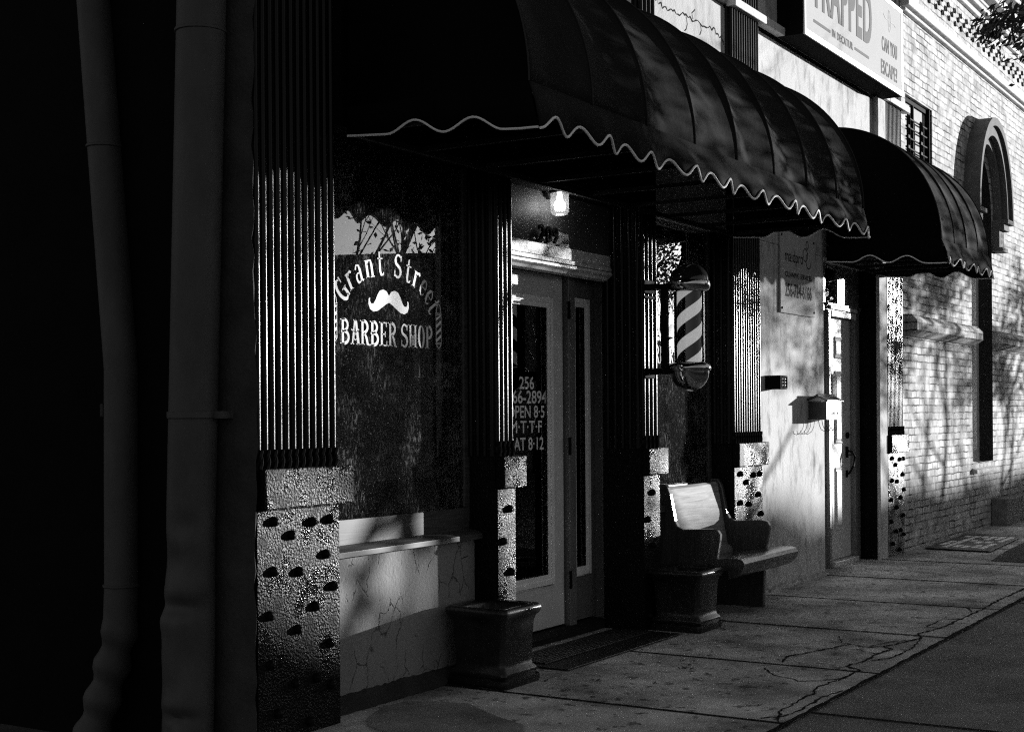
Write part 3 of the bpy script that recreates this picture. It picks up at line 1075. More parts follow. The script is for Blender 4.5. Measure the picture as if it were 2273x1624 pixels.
def decal(ox, y, parent):
    """the arched name, moustache, second line and two pole icons"""
    mb = MB()
    # second line
    word = 'BARBER SHOP'
    tw = sum(.34 if c == ' ' else GL[c][0] + .05 for c in word)
    x = 0
    for c in word:
        if c == ' ':
            x += .34 if False else .22
            continue
        wd, strokes = GL[c]
        k = .818 / (tw - .12)
        for pts, wv in strokes:
            ww = [q * .105 for q in wv] if isinstance(wv, list) else wv * .105
            P2 = [((x + p[0]) * k, p[1] * .126) for p in pts]
            ribbon(mb, P2, [q * .95 for q in ww] if isinstance(ww, list) else ww, lambda a, b: (ox + 5.642 + a, y, 1.86 + b))
        x += wd + .05
    # arched line
    chars = list('Grant Street')
    wds = [.3 if c == ' ' else GL[c][0] + .04 for c in chars]
    tot = sum(wds)
    pos = 0
    CX, CZ, RX, RZ = 6.05, 2.03, .365, .2
    for c, wd in zip(chars, wds):
        mid = (pos + wd / 2) / tot
        pos += wd
        if c == ' ':
            continue
        th = R(172 - 168 * mid)
        bx, bz = CX + RX * math.cos(th), CZ + RZ * math.sin(th)
        tx, tz = RX * math.sin(th), -RZ * math.cos(th)
        l = math.hypot(tx, tz)
        tx, tz = tx / l, tz / l
        # letters lean only partly with the arch
        ang = math.atan2(tz, tx) * .85
        ca, sa = math.cos(ang), math.sin(ang)
        for pts, wv in GL[c][1]:
            sc = .128
            P2 = []
            for p in pts:
                u_, v_ = (p[0] - GL[c][0] / 2) * sc * 1.0, p[1] * sc
                P2.append((bx + u_ * ca - v_ * sa, bz + u_ * sa + v_ * ca))
            ww = [q * sc * .85 for q in wv] if isinstance(wv, list) else wv * sc * .85
            ribbon(mb, P2, ww, lambda a, b: (ox + a, y, b))
    # moustache: two mirrored lobes
    half = [(0, .078), (.02, .1), (.05, .108), (.08, .1), (.1, .078), (.118, .048), (.135, .03), (.155, .028), (.166, .042), (.164, .06), (.176, .052), (.178, .025),
            (.165, 0), (.135, -.012), (.1, -.006), (.06, .014), (.03, .03), (0, .042)]
    for sg in (1, -1):
        n = len(half) // 2
        top = half[:n]
        bot = half[n:][::-1]
        mb.grid([[(ox + 6.05 + sg * p[0], y, 2.048 + p[1]) for p in top], [(ox + 6.05 + sg * p[0], y, 2.048 + p[1]) for p in bot]])
    pole_icon(mb, ox + 6.509, 1.863, 2.11, y)
    pole_icon(mb, ox + 5.586, 1.863, 2.11, y)
    return mb.build('lettering', MT['vinyl'], parent)


for x0, x1, ox in ((5.366, 6.794, 0), (8.902, 10.227, 3.45)):
    fr = MB()
    fr.box(x0, x1, .19, .25, .80, .97)
    fr.box(x0, x0 + .05, .19, .25, .97, 2.9)
    fr.box(x1 - .05, x1, .19, .25, .97, 2.9)
    wdw = fr.build('window', MT['sillwood'], shop, bevel=.006)
    MB().box(x0 + .05, x1 - .05, .202, .21, .97, 2.9).build('pane', MT['glass'], wdw)
    sl = MB()
    sl.prism([(.10, .795), (.10, .825), (.13, .84), (.19, .85), (.19, .795)], x0 + .004, x1 - .004, 'x')
    sl.build('sill', MT['sillwood'], wdw, bevel=.004)
    decal(ox, .2005, wdw)

# ---------- entrance: door, sidelight, frame, threshold, header panel
SETBACK = 1.0219
fr = MB()
fr.box(6.99, 7.1, .27, .37, .115, 2.46)
fr.box(8.11, 8.2, .27, .37, .115, 2.46)
fr.box(8.545, 8.655, .255, .37, .03, 2.46)
fr.box(7.1, 8.11, .28, .37, 2.40, 2.46)
fr.box(8.2, 8.545, .28, .37, 2.40, 2.46)
fr.build('door_frame', MT['doorframe'], shop, bevel=.006)
th = MB()
th.box(6.99, 8.55, .21, .4, .03, .095)
th.prism([(.2, .095), (.2, .1), (.28, .118), (.33, .118), (.33, .095)], 6.992, 8.548, 'x')
th.build('threshold', MT['frame_bar'], shop, bevel=.004)
dr = MB()
dr.box(7.11, 7.25, .31, .35, .13, 2.395)
dr.box(7.94, 8.10, .31, .35, .13, 2.395)
dr.box(7.25, 7.94, .31, .35, .13, .40)
dr.box(7.25, 7.94, .31, .35, 2.24, 2.395)
door = dr.build('door', MT['door'], shop, bevel=.003)


def glazing_bead(x0, x1, z0, z1, y, wd, parent):
    b = MB()
    for (o_, yy) in ((0, y - .014), (wd * .45, y - .006)):
        wq = wd * .5
        a0, a1, c0, c1 = x0 + o_, x1 - o_, z0 + o_, z1 - o_
        b.box(a0, a0 + wq, yy, y, c0, c1)
        b.box(a1 - wq, a1, yy, y, c0, c1)
        b.box(a0 + wq, a1 - wq, yy, y, c0, c0 + wq)
        b.box(a0 + wq, a1 - wq, yy, y, c1 - wq, c1)
    return b.build('glazing_trim', MT['moulding'], parent, bevel=.003)


glazing_bead(7.235, 7.955, .405, 2.245, .309, .07, door)
MB().box(7.25, 7.94, .328, .334, .42, 2.24).build('pane', MT['doorglass'], door)
lt = MB()
y = .3255
text_on(lt, '256', 7.575, 7.755, 1.655, 1.735, y, bold=.012)
text_on(lt, '466-2894', 7.425, 7.912, 1.565, 1.648, y, bold=.012)
text_on(lt, 'OPEN 8·5', 7.43, 7.883, 1.475, 1.553, y, bold=.012)
text_on(lt, 'M·T·T·F', 7.465, 7.85, 1.381, 1.457, y, bold=.012)
text_on(lt, 'SAT 8·12', 7.46, 7.87, 1.272, 1.353, y, bold=.012)
lt.build('lettering', MT['vinyl'], door)
for z in (2.118, 1.231, .36):
    h = MB()
    for k in range(5):
        h.tube([(8.112, .268, z + k * .023), (8.112, .268, z + k * .023 + .021)], .009, 10)
    h.box(8.1, 8.126, .264, .272, z, z + .115)
    h.build('hinge', MT['blackmetal'], door)
sl = MB()
sl.box(8.205, 8.235, .315, .345, .13, 2.395)
sl.box(8.44, 8.54, .315, .345, .13, 2.395)
sl.box(8.235, 8.44, .315, .345, .13, .42)
sl.box(8.235, 8.44, .315, .345, 2.26, 2.395)
side = sl.build('sidelight', MT['doorframe'], shop, bevel=.003)
glazing_bead(8.215, 8.46, .425, 2.265, .314, .06, side)
MB().box(8.23, 8.445, .33, .336, .43, 2.26).build('pane', MT['doorglass'], side)
SETBACK = 1.0
hd = MB()
hd.box(6.99, 8.655, .25, .37, 2.575, 3.3)
header = hd.build('header_panel', MT['header'], shop)
hb = MB()
hb.box(6.99, 8.655, .243, .37, 2.495, 2.572)
hb.box(6.99, 8.655, .232, .37, 2.465, 2.492)
hb.build('header_board', MT['headerwood'], header, bevel=.003)
hm = MB()
hm.prism([(.243, 2.463), (.225, 2.455), (.225, 2.44), (.255, 2.425), (.262, 2.408), (.30, 2.40), (.30, 2.463)], 6.99, 8.655, 'x')
hm.build('header_moulding', MT['door'], header, smooth=True, sharp=30)

# ---------- second doorway: six-panel door, frame, transom
fr = MB()
fr.box(12.455, 12.93, .2, .34, GZ, 2.9)
fr.box(12.93, 12.985, .17, .34, GZ, 2.46)
fr.box(13.70, 13.76, .17, .34, GZ, 2.46)
fr.box(12.985, 13.70, .17, .34, 2.40, 2.455)
fr.box(12.93, 13.92, .19, .34, 2.46, 2.53)
fr.box(12.93, 13.92, .175, .19, 2.505, 2.53)
fr.box(13.28, 13.92, .2, .34, 2.53, 2.9)
fr.box(13.76, 13.92, .195, .34, GZ, 2.46)
fr.build('door_frame', MT['doorframe'], shop, bevel=.004)
hf = MB()
hf.box(13.0, 13.72, .164, .169, 2.40, 2.457)
hf.box(12.99, 13.78, .168, .188, 2.47, 2.503)
hf.build('door_head_trim', MT['whitedoor'], shop, bevel=.003)
MB().box(12.93, 13.28, .21, .216, 2.53, 2.9).build('transom_pane', MT['doorglass'], shop)
MB().box(12.985, 13.70, .14, .34, GZ, .085).build('threshold', MT['alum'], shop, bevel=.005)
d2 = MB()
d2.box(12.99, 13.695, .22, .26, .09, 2.398)
door2 = d2.build('door', MT['whitedoor'], shop, bevel=.003)


def raised_panel(x0, x1, z0, z1, y, parent):
    b = MB()
    e = .03
    o = [(x0, z0), (x1, z0), (x1, z1), (x0, z1)]
    i1 = [(x0 + .012, z0 + .012), (x1 - .012, z0 + .012), (x1 - .012, z1 - .012), (x0 + .012, z1 - .012)]
    i2 = [(x0 + e, z0 + e), (x1 - e, z0 + e), (x1 - e, z1 - e), (x0 + e, z1 - e)]
    i3 = [(x0 + e + .02, z0 + e + .02), (x1 - e - .02, z0 + e + .02), (x1 - e - .02, z1 - e - .02), (x0 + e + .02, z1 - e - .02)]
    L_ = [[(p[0], y - .001, p[1]) for p in o], [(p[0], y - .012, p[1]) for p in i1], [(p[0], y - .002, p[1]) for p in i2], [(p[0], y - .011, p[1]) for p in i3]]
    vs = [p for r in L_ for p in r]
    fs = []
    for k in range(3):
        for j in range(4):
            fs.append((k * 4 + j, k * 4 + (j + 1) % 4, (k + 1) * 4 + (j + 1) % 4, (k + 1) * 4 + j))
    fs.append((12, 13, 14, 15))
    b.add(vs, fs)
    return b.build('door_panel', MT['whitedoor'], parent)


for x0, x1 in ((13.03, 13.12), (13.215, 13.44)):
    raised_panel(x0 if x0 > 13.1 else 12.96 + .05, x1, .36, .97, .22, door2)
    raised_panel(x0 if x0 > 13.1 else 12.96 + .05, x1, 1.19, 1.89, .22, door2)
    raised_panel(x0 if x0 > 13.1 else 12.96 + .05, x1, 2.01, 2.22, .22, door2)
hn = MB()
hn.lathe([(.001, 0), (.03, 0), (.033, .012), (.02, .018), (.0, .02)], 0, 0, 16)
hn.v = [(13.57 + v[0], .218 - v[2] * 1.4, 1.27 + v[1]) for v in hn.v]
hn.build('deadbolt', MT['blackmetal'], door2, smooth=True)
hn = MB()
hn.box(13.535, 13.59, .205, .219, 1.05, 1.16)
hn.box(13.54, 13.58, .205, .219, .86, .93)
hn.tube([(13.56, .21, 1.12), (13.575, .165, 1.11), (13.585, .14, 1.06), (13.57, .15, .97), (13.56, .19, .9), (13.56, .21, .89)], .011, 10)
hn.box(13.55, 13.6, .15, .2, 1.075, 1.085)
hn.build('handle', MT['blackmetal'], door2, smooth=True, bevel=.003)
nt_ = MB()
nt_.box(13.135, 13.235, .2055, .208, 1.48, 1.86)
for z in (1.83, 1.79, 1.75, 1.73, 1.7, 1.66, 1.62, 1.58, 1.56):
    nt_.box(13.145, 13.215 - (.03 if int(z * 100) % 3 else 0), .2045, .2052, z, z + .007, 1)
nt_.build('paper_notice', [MT['paleink'], MT['ink']], door2)

# ------------------------------------------------------------------ downspouts on the alley wall
dp = thing('downspout', 'thick dark downspout leaning beside the stucco corner, crumpled near its foot', 'downspout', (4.64, .3, 0))
mb = MB()
rows = []
DENTS = [(1.02, 3.6, -.03, .05, .6), (.86, 3.1, -.035, .09, .8), (.66, 3.3, -.05, .035, .9), (.6, 2.6, .018, .06, .5), (.42, 3.7, -.03, .12, .6), (.30, 2.9, -.02, .08, .7), (.17, 3.3, -.05, .03, .9), (.1, 2.8, -.03, .05, .6), (.75, 4.2, .02, .05, .5)]
for i in range(240):
    t = i / 239
    z = 5.2 - t * 5.3
    yc = .305 - (z + .1) * .037
    rad = .108
    row = []
    for k in range(25):
        th = 2 * math.pi * (k % 24) / 24
        w_ = 0
        for dz, dth, am, sz, sa in DENTS:
            da = (th - dth + math.pi) % (2 * math.pi) - math.pi
            w_ += am * math.exp(-((z - dz) / sz) ** 2 - (da / sa) ** 2)
        fl_ = max(0, min(1, (.95 - z) / .5)) * .018
        row.append((4.645 + math.cos(th) * (rad + w_), yc + math.sin(th) * (rad + w_ * .8 + fl_), z))
    rows.append(row)
mb.grid(rows)
mb.build('pipe', MT['pipe'], dp, smooth=True, sharp=60)


def ring(z, cx, cy, rad, h, name, parent, ext=0.0):
    b = MB()
    b.lathe([(rad, z), (rad + .004, z + .003), (rad + .004, z + h - .003), (rad, z + h)], cx, cy, 28)
    if ext:
        b.box(cx + .01, cx + .09, cy - rad - ext, cy - rad + .02, z, z + h)
    return b.build(name, MT['pipe'], parent, smooth=True)


ring(1.49, 4.645, .245, .112, .032, 'strap', dp, .05)
ring(3.19, 4.645, .185, .110, .016, 'joint_collar', dp)
dp2 = thing('downspout', 'thin dark downspout at the far left whose torn foot bends out', 'downspout', (4.64, .72, 0))
mb = MB()
path = [(4.66, .90, 4.2), (4.66, .875, 3.45), (4.66, .795, 2.6), (4.66, .71, 1.72), (4.66, .715, 1.2), (4.66, .718, .72), (4.655, .725, .5), (4.63, .77, .3), (4.6, .81, .13), (4.57, .84, .0)]
pp = []
for i in range(len(path) - 1):
    for j in range(6):
        t = j / 6
        pp.append(tuple(path[i][k] + (path[i + 1][k] - path[i][k]) * t for k in range(3)))
pp.append(path[-1])
mb.tube(pp, [.078 if p[2] > .55 else .078 + .012 * math.sin(p[2] * 40) for p in pp], 20)
mb.build('pipe', MT['pipe'], dp2, smooth=True, sharp=60)
ring(2.75, 4.66, .81, .081, .014, 'joint_collar', dp2)
ring(.715, 4.66, .718, .081, .014, 'joint_collar', dp2)
b = MB()
b.box(4.62, 4.70, .79, .81, 1.5, 1.56)
b.build('strap', MT['corner'], dp2, bevel=.003)


# ------------------------------------------------------------------ awnings
def awning(x0, x1, npan, nscal, label, bulge):
    a = thing('awning', label, 'awning', (x0, 0, 2.76), 'scalloped black awnings over the shopfronts')
    RY, RZ, ZC = 1.02, 1.06, 2.985
    nt = 26
    prof = []
    for i in range(nt + 1):
        t = math.pi / 2 * i / nt
        prof.append((-RY * math.cos(t), ZC + RZ * math.sin(t), t))
    rr = random.Random(int(x0 * 7))
    per = 12
    mb = MB()
    cols = npan * per
    ph = [rr.uniform(0, 6) for _ in range(npan + 1)]
    rows = []
    for (y, z, t) in prof:
        row = []
        for j in range(cols + 1):
            u = j / per
            fr_ = u - math.floor(u)
            s = math.sin(math.pi * fr_) ** 1.0
            s = (1 - (2 * fr_ - 1) ** 2)
            amp = bulge * (0.35 + .65 * math.sin(min(math.pi, t * 2)))
            wr = .008 * math.sin(7 * fr_ + ph[min(npan, int(u))] + 5 * t) * s
            d = amp * s + wr
            ny, nz = -math.cos(t), math.sin(t)
            row.append((x0 + (x1 - x0) * u / npan, y - ny * d, z - nz * d))
        rows.append(row)
    mb.grid(rows)
    mb.build('canopy', MT['awning'], a, smooth=True, sharp=25, solid=.003)

    for k in range(npan + 1):
        xs = x0 + (x1 - x0) * k / npan
        MB().tube([(xs, y * 1.001 - .002 * math.cos(t), z + .002 * math.sin(t)) for (y, z, t) in prof], .0045, 6).build('rib_seam', MT['seam'], a, smooth=True)
    # front valance: scallops along the street edge, a little slack
    def zb(u):
        q = (u * nscal) % 1.0
        return 2.768 + .066 * (.5 - .5 * math.cos(2 * math.pi * q)) ** .9
    n = nscal * 16
    top, mid, bot = [], [], []
    for j in range(n + 1):
        u = j / n
        x = x0 + (x1 - x0) * u
        sl = .018 * math.sin(u * nscal * 2 * math.pi * .5 + ph[0]) + .014 * math.sin(u * 23 + ph[1])
        top.append((x, -RY, ZC))
        mid.append((x, -RY - .03 + sl * .5, 2.9))
        bot.append((x, -RY - .055 + sl, zb(u)))
    mb = MB().grid([top, mid, bot])
    mb.build('front_valance', MT['awning'], a, smooth=True, solid=.003)
    tr = MB().tube(bot, .0065, 6)
    # side panels: quarter ellipse plus a slack side valance
    for xs in (x0, x1):
        mb = MB()
        base = [(xs, y, z) for y, z, t in prof]
        inner = [(xs, -RY * math.cos(t) * .02, ZC + (z - ZC) * .02) for y, z, t in prof]
        mb.grid([base, [(xs, p[1] * .5, ZC + (p[2] - ZC) * .5) for p in base], inner])
        m_ = 48
        tp, bt = [], []
        for j in range(m_ + 1):
            u = j / m_
            y = -RY * u
            q = max(0, min(1, (u - .23) / .64)) * 2
            zz = 2.848 - .075 * u + (.062 * (.5 - .5 * math.cos(2 * math.pi * q)) if 0 < q < 2 else 0)
            tp.append((xs, y, ZC))
            bt.append((xs, y - (.05 * u if u > .97 else 0), zz))
        mb.grid([tp, bt])
        mb.build('side_panel', MT['awning_side'], a, smooth=True, solid=.003)
        tr.tube(bt, .0055, 6)
    tr.build('edge_piping', MT['trim'], a, smooth=True)
    fb = MB()
    fb.box(x0 + .02, x1 - .02, -.03, .0, 2.85, 2.88)
    fb.box(x0 + .02, x1 - .02, -RY + .02, -RY + .05, 2.95, 2.98)
    for k in range(npan + 1):
        x = x0 + (x1 - x0) * k / npan
        x = min(max(x, x0 + .03), x1 - .03)
        fb.box(x - .012, x + .012, -RY + .05, -.03, 2.86, 2.885)
    fb.build('frame', MT['frame_bar'], a)
    return a


awning(5.45, 10.24, 8, 19, 'long black scalloped awning over the barber shop front', .062)
awning(12.385, 14.12, 4, 7, 'short black scalloped awning over the white six-panel door', .025)

# ------------------------------------------------------------------ wall lamp and house number
wlp = thing('wall_lamp', 'lit jelly-jar lamp on the dark panel above the entrance door', 'lamp', (7.8, .25, 2.85))
mb = MB()
mb.prism([(7.735, 3.3), (7.735, 2.9), (7.76, 2.87), (7.8, 2.855), (7.84, 2.87), (7.865, 2.9), (7.865, 3.3)], .215, .249, 'y')
mb.tube([(7.8, .22, 2.93), (7.8, .16, 2.935)], .03, 14)
mb.lathe([(.052, 2.885), (.06, 2.89), (.06, 2.925), (.045, 2.94), (.02, 2.945), (0, 2.946)], 7.8, .155, 24)
mb.build('bracket', MT['blackmetal'], wlp, smooth=True)
prof = []
for i in range(14):
    z = 2.885 - i * .0085
    prof.append((.057 + (.0022 if i % 2 else 0), z))
prof += [(.05, 2.762), (.046, 2.752), (.03, 2.748), (0, 2.747)]
MB().lathe(prof[::-1], 7.8, .155, 32).build('jar', MT['lampjar'], wlp, smooth=True)
MB().lathe([(0, 2.776), (.022, 2.779), (.033, 2.792), (.036, 2.812), (.03, 2.83), (.019, 2.845), (.015, 2.88)], 7.8, .155, 24).build('bulb', MT['bulb'], wlp, smooth=True)

hn = thing('house_number', 'black house number 209 standing off the panel over the door', 'house number', (7.77, .24, 2.577))
for ch, a, b in (('2', 7.648, 7.722), ('0', 7.738, 7.808), ('9', 7.826, 7.888)):
    vs, fs, wd, ht = text_geo(ch, bold=.012)
    mb = MB()
    P_ = lambda v, y: (a + v[0] * (b - a) / wd, y, 2.579 + v[1] * .104 / ht)
    me_v = [P_(v, .222) for v in vs]
    mb.add(me_v, fs)
    o = mb.build('digit', MT['black'], hn)
    q = o.modifiers.new('solid', 'SOLIDIFY')
    q.thickness = .016
    q.offset = 0

# ------------------------------------------------------------------ barber pole
bp = thing('barber_pole', 'striped barber pole with domed ends on a black wall bracket', 'barber pole', (8.78, -.28, 1.64))
PX, PY = 8.78, -.285
br = MB()
br.box(8.685, 8.73, -.16, -.115, 1.80, 2.345)
for z0, z1 in ((2.333, 2.37), (1.76, 1.80)):
    br.box(8.66, 8.76, -.115, .0, z0, z1)
    br.box(8.69, 8.78, -.2, -.115, z0, z1)
br.box(8.64, 8.80, -.02, .0, 2.31, 2.40)
br.box(8.64, 8.80, -.02, .0, 2.275, 2.295)
br.box(8.64, 8.80, -.02, .0, 1.735, 1.80)
br.build('bracket', MT['blackmetal'], bp, bevel=.006)
dome = [(.132, 2.385)]
for i in range(1, 13):
    th = math.pi / 2 * i / 12
    dome.append((.132 * math.cos(th), 2.385 + .12 * math.sin(th)))
MB().lathe(dome, PX, PY, 40).build('top_dome', MT['darkchrome'], bp, smooth=True)
MB().lathe([(.108, 2.312), (.125, 2.318), (.138, 2.335), (.142, 2.355), (.142, 2.375), (.138, 2.385), (.12, 2.39)], PX, PY, 40).build('top_collar', MT['chrome'], bp, smooth=True)
MB().lathe([(.12, 1.776), (.138, 1.782), (.145, 1.797), (.142, 1.815), (.125, 1.832), (.108, 1.84)], PX, PY, 40).build('bottom_collar', MT['chrome'], bp, smooth=True)
dome = [(0, 1.642)]
for i in range(1, 13):
    th = math.pi / 2 * i / 12
    dome.append((.131 * math.sin(th), 1.779 - .137 * math.cos(th)))
MB().lathe(dome, PX, PY, 40).build('bottom_dome', MT['chrome'], bp, smooth=True)
# striped drum: helical bands
st = MB()
n = 72
zz0, zz1 = 1.835, 2.315
m_ = 60
for i in range(m_):
    for k in range(n):
        z = zz0 + (zz1 - zz0) * i / m_
        za = zz0 + (zz1 - zz0) * (i + 1) / m_
        t0, t1 = 2 * math.pi * k / n, 2 * math.pi * (k + 1) / n
        sh0 = (z - zz0) * 2 * math.pi / .35
        sh1 = (za - zz0) * 2 * math.pi / .35
        kk = (k * 4 // n) % 2
        r_ = .083
        vs = [(PX + r_ * math.cos(t0 + sh0), PY + r_ * math.sin(t0 + sh0), z), (PX + r_ * math.cos(t1 + sh0), PY + r_ * math.sin(t1 + sh0), z),
              (PX + r_ * math.cos(t1 + sh1), PY + r_ * math.sin(t1 + sh1), za), (PX + r_ * math.cos(t0 + sh1), PY + r_ * math.sin(t0 + sh1), za)]
        st.add(vs, [(0, 1, 2, 3)], kk)
MT['stripe'] = mat('pale_lit_pole_stripe', 0.85, rough=0.5, emit=0.1)
st.build('striped_drum', [MT['stripe'], MT['black']], bp, smooth=True)
MB().lathe([(.104, 1.84), (.104, 2.312)], PX, PY, 48).build('glass_tube', MT['jar'], bp, smooth=True)

# ------------------------------------------------------------------ church pew
pw = thing('church_pew', 'varnished wooden church pew with its back in the window bay', 'bench', (9.7, -.15, GZ))
END = [(.165, .99), (.155, .995), (.105, .993), (.085, .97), (.065, .92), (.03, .735), (.008, .695), (-.035, .676), (-.25, .687), (-.295, .68), (-.315, .65), (-.312, .61), (-.285, .46), (-.268, .26),
       (-.262, GZ), (.185, GZ), (.19, .5)]
for x0 in (9.2, 10.135):
    MB().prism(END, x0, x0 + .045, 'x').build('end_panel', MT['pewend'], pw, bevel=.006)
bk = MB()
bk.prism([(.15, .955), (.12, .972), (.098, .955), (.02, .50), (-.02, .47), (-.02, .44), (.03, .44), (.07, .49)], 9.246, 10.134, 'x')
bk.build('backrest', MT['pew'], pw, smooth=True, sharp=30, bevel=.004)
se = MB()
se.prism([(.03, .438), (-.33, .485), (-.45, .49), (-.485, .48), (-.5, .455), (-.49, .42), (-.46, .38), (-.42, .355), (-.38, .345), (-.38, .40), (.03, .405)], 9.19, 10.25, 'x')
se.build('seat', MT['pewend'], pw, smooth=True, sharp=30)
MB().box(9.3, 10.1, -.4, -.36, GZ + .2, .38).build('seat_rail', MT['pewend'], pw, bevel=.004) if False else None


# ------------------------------------------------------------------ planters
def planter(x0, y0, wd, H, label):
    t = thing('planter', label, 'planter', (x0 + wd / 2, y0 + wd / 2, GZ), 'square glazed planters by the entrance')
    cx, cy = x0 + wd / 2, y0 + wd / 2
    hw = wd / 2
    prof = [(hw + .0, 0), (hw + .006, .018), (hw + .004, .045), (hw - .012, .055), (hw - .004, .068), (hw - .008, .085), (hw - .024, .1), (hw - .027, .13), (hw - .022, .24), (hw - .017, .335),
            (hw - .008, .365), (hw + .008, .382), (hw + .016, .405), (hw + .012, .422), (hw + .0, .43), (hw - .035, .427), (hw - .05, .41), (hw - .06, .3)]
    vs, fs = [], []
    cr_ = .028
    ring_ = []
    for sx, sy, a0 in ((1, 1, 0), (-1, 1, 90), (-1, -1, 180), (1, -1, 270)):
        for k in range(4):
            ring_.append((sx, sy, R(a0 + 30 * k)))
    n = len(ring_)
    for r_, z in prof:
        for sx, sy, th in ring_:
            vs.append((cx + sx * (r_ - cr_) + cr_ * math.cos(th), cy + sy * (r_ - cr_) + cr_ * math.sin(th), GZ + z * H / .43))
    for i in range(len(prof) - 1):
        for k in range(n):
            fs.append((i * n + k, i * n + (k + 1) % n, (i + 1) * n + (k + 1) % n, (i + 1) * n + k))
    mb = MB().add(vs, fs)
    mb.build('pot', MT['planter'], t, smooth=True, sharp=50)
    z = GZ + .31 * H / .43
    q = hw - .055
    MB().grid([[(cx - q + 2 * q * i / 8, cy - q + 2 * q * j / 8, z + random.uniform(-.008, .008)) for i in range(9)] for j in range(9)]).build('soil', MT['soil'], t, smooth=True)
    return t


planter(6.415, -.275, .37, .43, 'square dark planter under the left window by the thin pier')
planter(8.72, -.375, .38, .41, 'square dark planter standing against the end of the pew')

# ------------------------------------------------------------------ mats
dm = thing('door_mat', 'long black ribbed rubber mat on the step at the shop door', 'mat', (7.9, .0, GZ))
b = MB().box(7.08, 8.60, -.285, .2, GZ + .002, GZ + .014)
b.build('mat_base', MT['rubber'], dm, bevel=.004)
b = MB()
for k in range(9):
    y = -.10 + k * .03
    b.box(7.14, 8.54, y, y + .012, GZ + .014, GZ + .026)
b.build('ribs', MT['rubber'], dm, bevel=.003)
m2 = thing('patterned_mat', 'dark mat with pale brick pattern lying along the brick wall', 'mat', (16, -.4, GZ))
b = MB().prism([(15.2, -.09), (16.98, -.05), (16.93, -.7), (15.12, -.78)], GZ + .01, GZ + .02, 'z')
b.build('mat_base', MT['rubber'], m2, bevel=.003)
b = MB()
rr = random.Random(8)
for j in range(6):
    y = -.67 + j * .095
    x = 15.32 + rr.uniform(0, .1)
    while x < 16.75:
        l = rr.uniform(.12, .3)
        if rr.random() < .75:
            b.box(x, min(16.85, x + l), y, y + .06, GZ + .02, GZ + .0235)
        x += l + .05
b.build('pattern', MT['moulding'], m2)

# ------------------------------------------------------------------ signs on the stucco wall
ws = thing('wall_sign', 'white cleaning services sign screwed to the stucco wall under the long awning', 'sign', (11.73, .04, 2.33))
MB().box(11.315, 12.16, .03, .049, 2.335, 3.025).build('panel', MT['signwhite'], ws, bevel=.003)
b = MB()
y = .0285
text_on(b, 'maidpro', 11.42, 11.86, 2.745, 2.875, y, bold=.004)
text_on(b, 'CLEANING SERVICES', 11.42, 12.07, 2.645, 2.69, y, bold=.018)
text_on(b, '256-724-6166', 11.42, 12.07, 2.475, 2.595, y, bold=.02)
for cx, cz, rx, rz, a0, a1 in ((11.915, 2.865, .055, .055, 0, 360), (11.965, 2.955, .028, .034, 0, 360), (11.995, 2.82, .062, .068, 100, 350)):
    ribbon(b, arc(cx, cz, rx, rz, a0, a1, 26), .009, lambda x, z: (x, y, z))
b.build('lettering', MT['ink'], ws)
for sx in (11.345, 12.13):
    for sz in (2.375, 2.99):
        s_ = MB()
        s_.lathe([(.011, 0), (.011, .004), (.006, .007), (0, .0075)], 0, 0, 12)
        s_.v = [(sx + v[0], .03 - v[2], sz + v[1]) for v in s_.v]
        s_.build('screw', MT['black'], ws)

bs = thing('box_sign', 'large white box sign of an escape room high on the wall', 'sign', (12.7, 0, 4.63))
X0, X1, YF, Z0, Z1 = 11.276, 14.09, -.208, 4.622, 5.48
b = MB().box(X0, X1, YF + .012, .03, Z0, Z1)
b.build('cabinet', MT['black'], bs)
b = MB()
e = .045
b.box(X0 - .002, X1 + .002, YF - .004, YF + .012, Z0 - .002, Z0 + e)
b.box(X0 - .002, X1 + .002, YF - .004, YF + .012, Z1 - e, Z1 + .002)
b.box(X0 - .002, X0 + e * .6, YF - .004, YF + .012, Z0 + e, Z1 - e)
b.box(X1 - e, X1 + .002, YF - .004, YF + .012, Z0 + e, Z1 - e)
b.build('retainer', MT['alum'], bs, bevel=.003)
b = MB().box(X0 + e * .6, X1 - e, YF, YF + .012, Z0 + e, Z1 - e)
b.build('face', MT['signwhite'], bs)
b = MB()
y = YF - .0025
for body, xa_, xb_, za_, zb2, bo, sp in (('TRAPPED', 11.45, 13.09, 4.90, 5.40, .035, 1.12), ('IN DECATUR', 11.965, 12.53, 4.745, 4.815, .02, 1.15),
                                         ('CAN YOU', 13.405, 13.9, 4.94, 5.08, .018, 1.1), ('ESCAPE?', 13.375, 13.9, 4.715, 4.855, .018, 1.1)):
    b = MB()
    text_on(b, body, xa_, xb_, za_, zb2, y, bold=bo, spacing=sp)
    b.build('lettering', MT['greyink'], bs)
for xa_, xb_ in ((11.5, 11.92), (12.585, 12.995)):
    MB().box(xa_, xb_, y, y + .001, 4.765, 4.79).build('rule_line', MT['greyink'], bs)
b = MB()
ribbon(b, arc(13.655, 5.27, .04, .105, 0, 360, 24), .008, lambda x, z: (x, y, z))
ribbon(b, arc(13.655, 5.27, .02, .055, 0, 360, 20), .006, lambda x, z: (x, y, z))
ribbon(b, [(13.46, 5.30), (13.52, 5.27), (13.61, 5.27)], .008, lambda x, z: (x, y, z))
ribbon(b, [(13.7, 5.27), (13.8, 5.27), (13.86, 5.25)], .008, lambda x, z: (x, y, z))
b.build('emblem', MT['paleink'], bs)

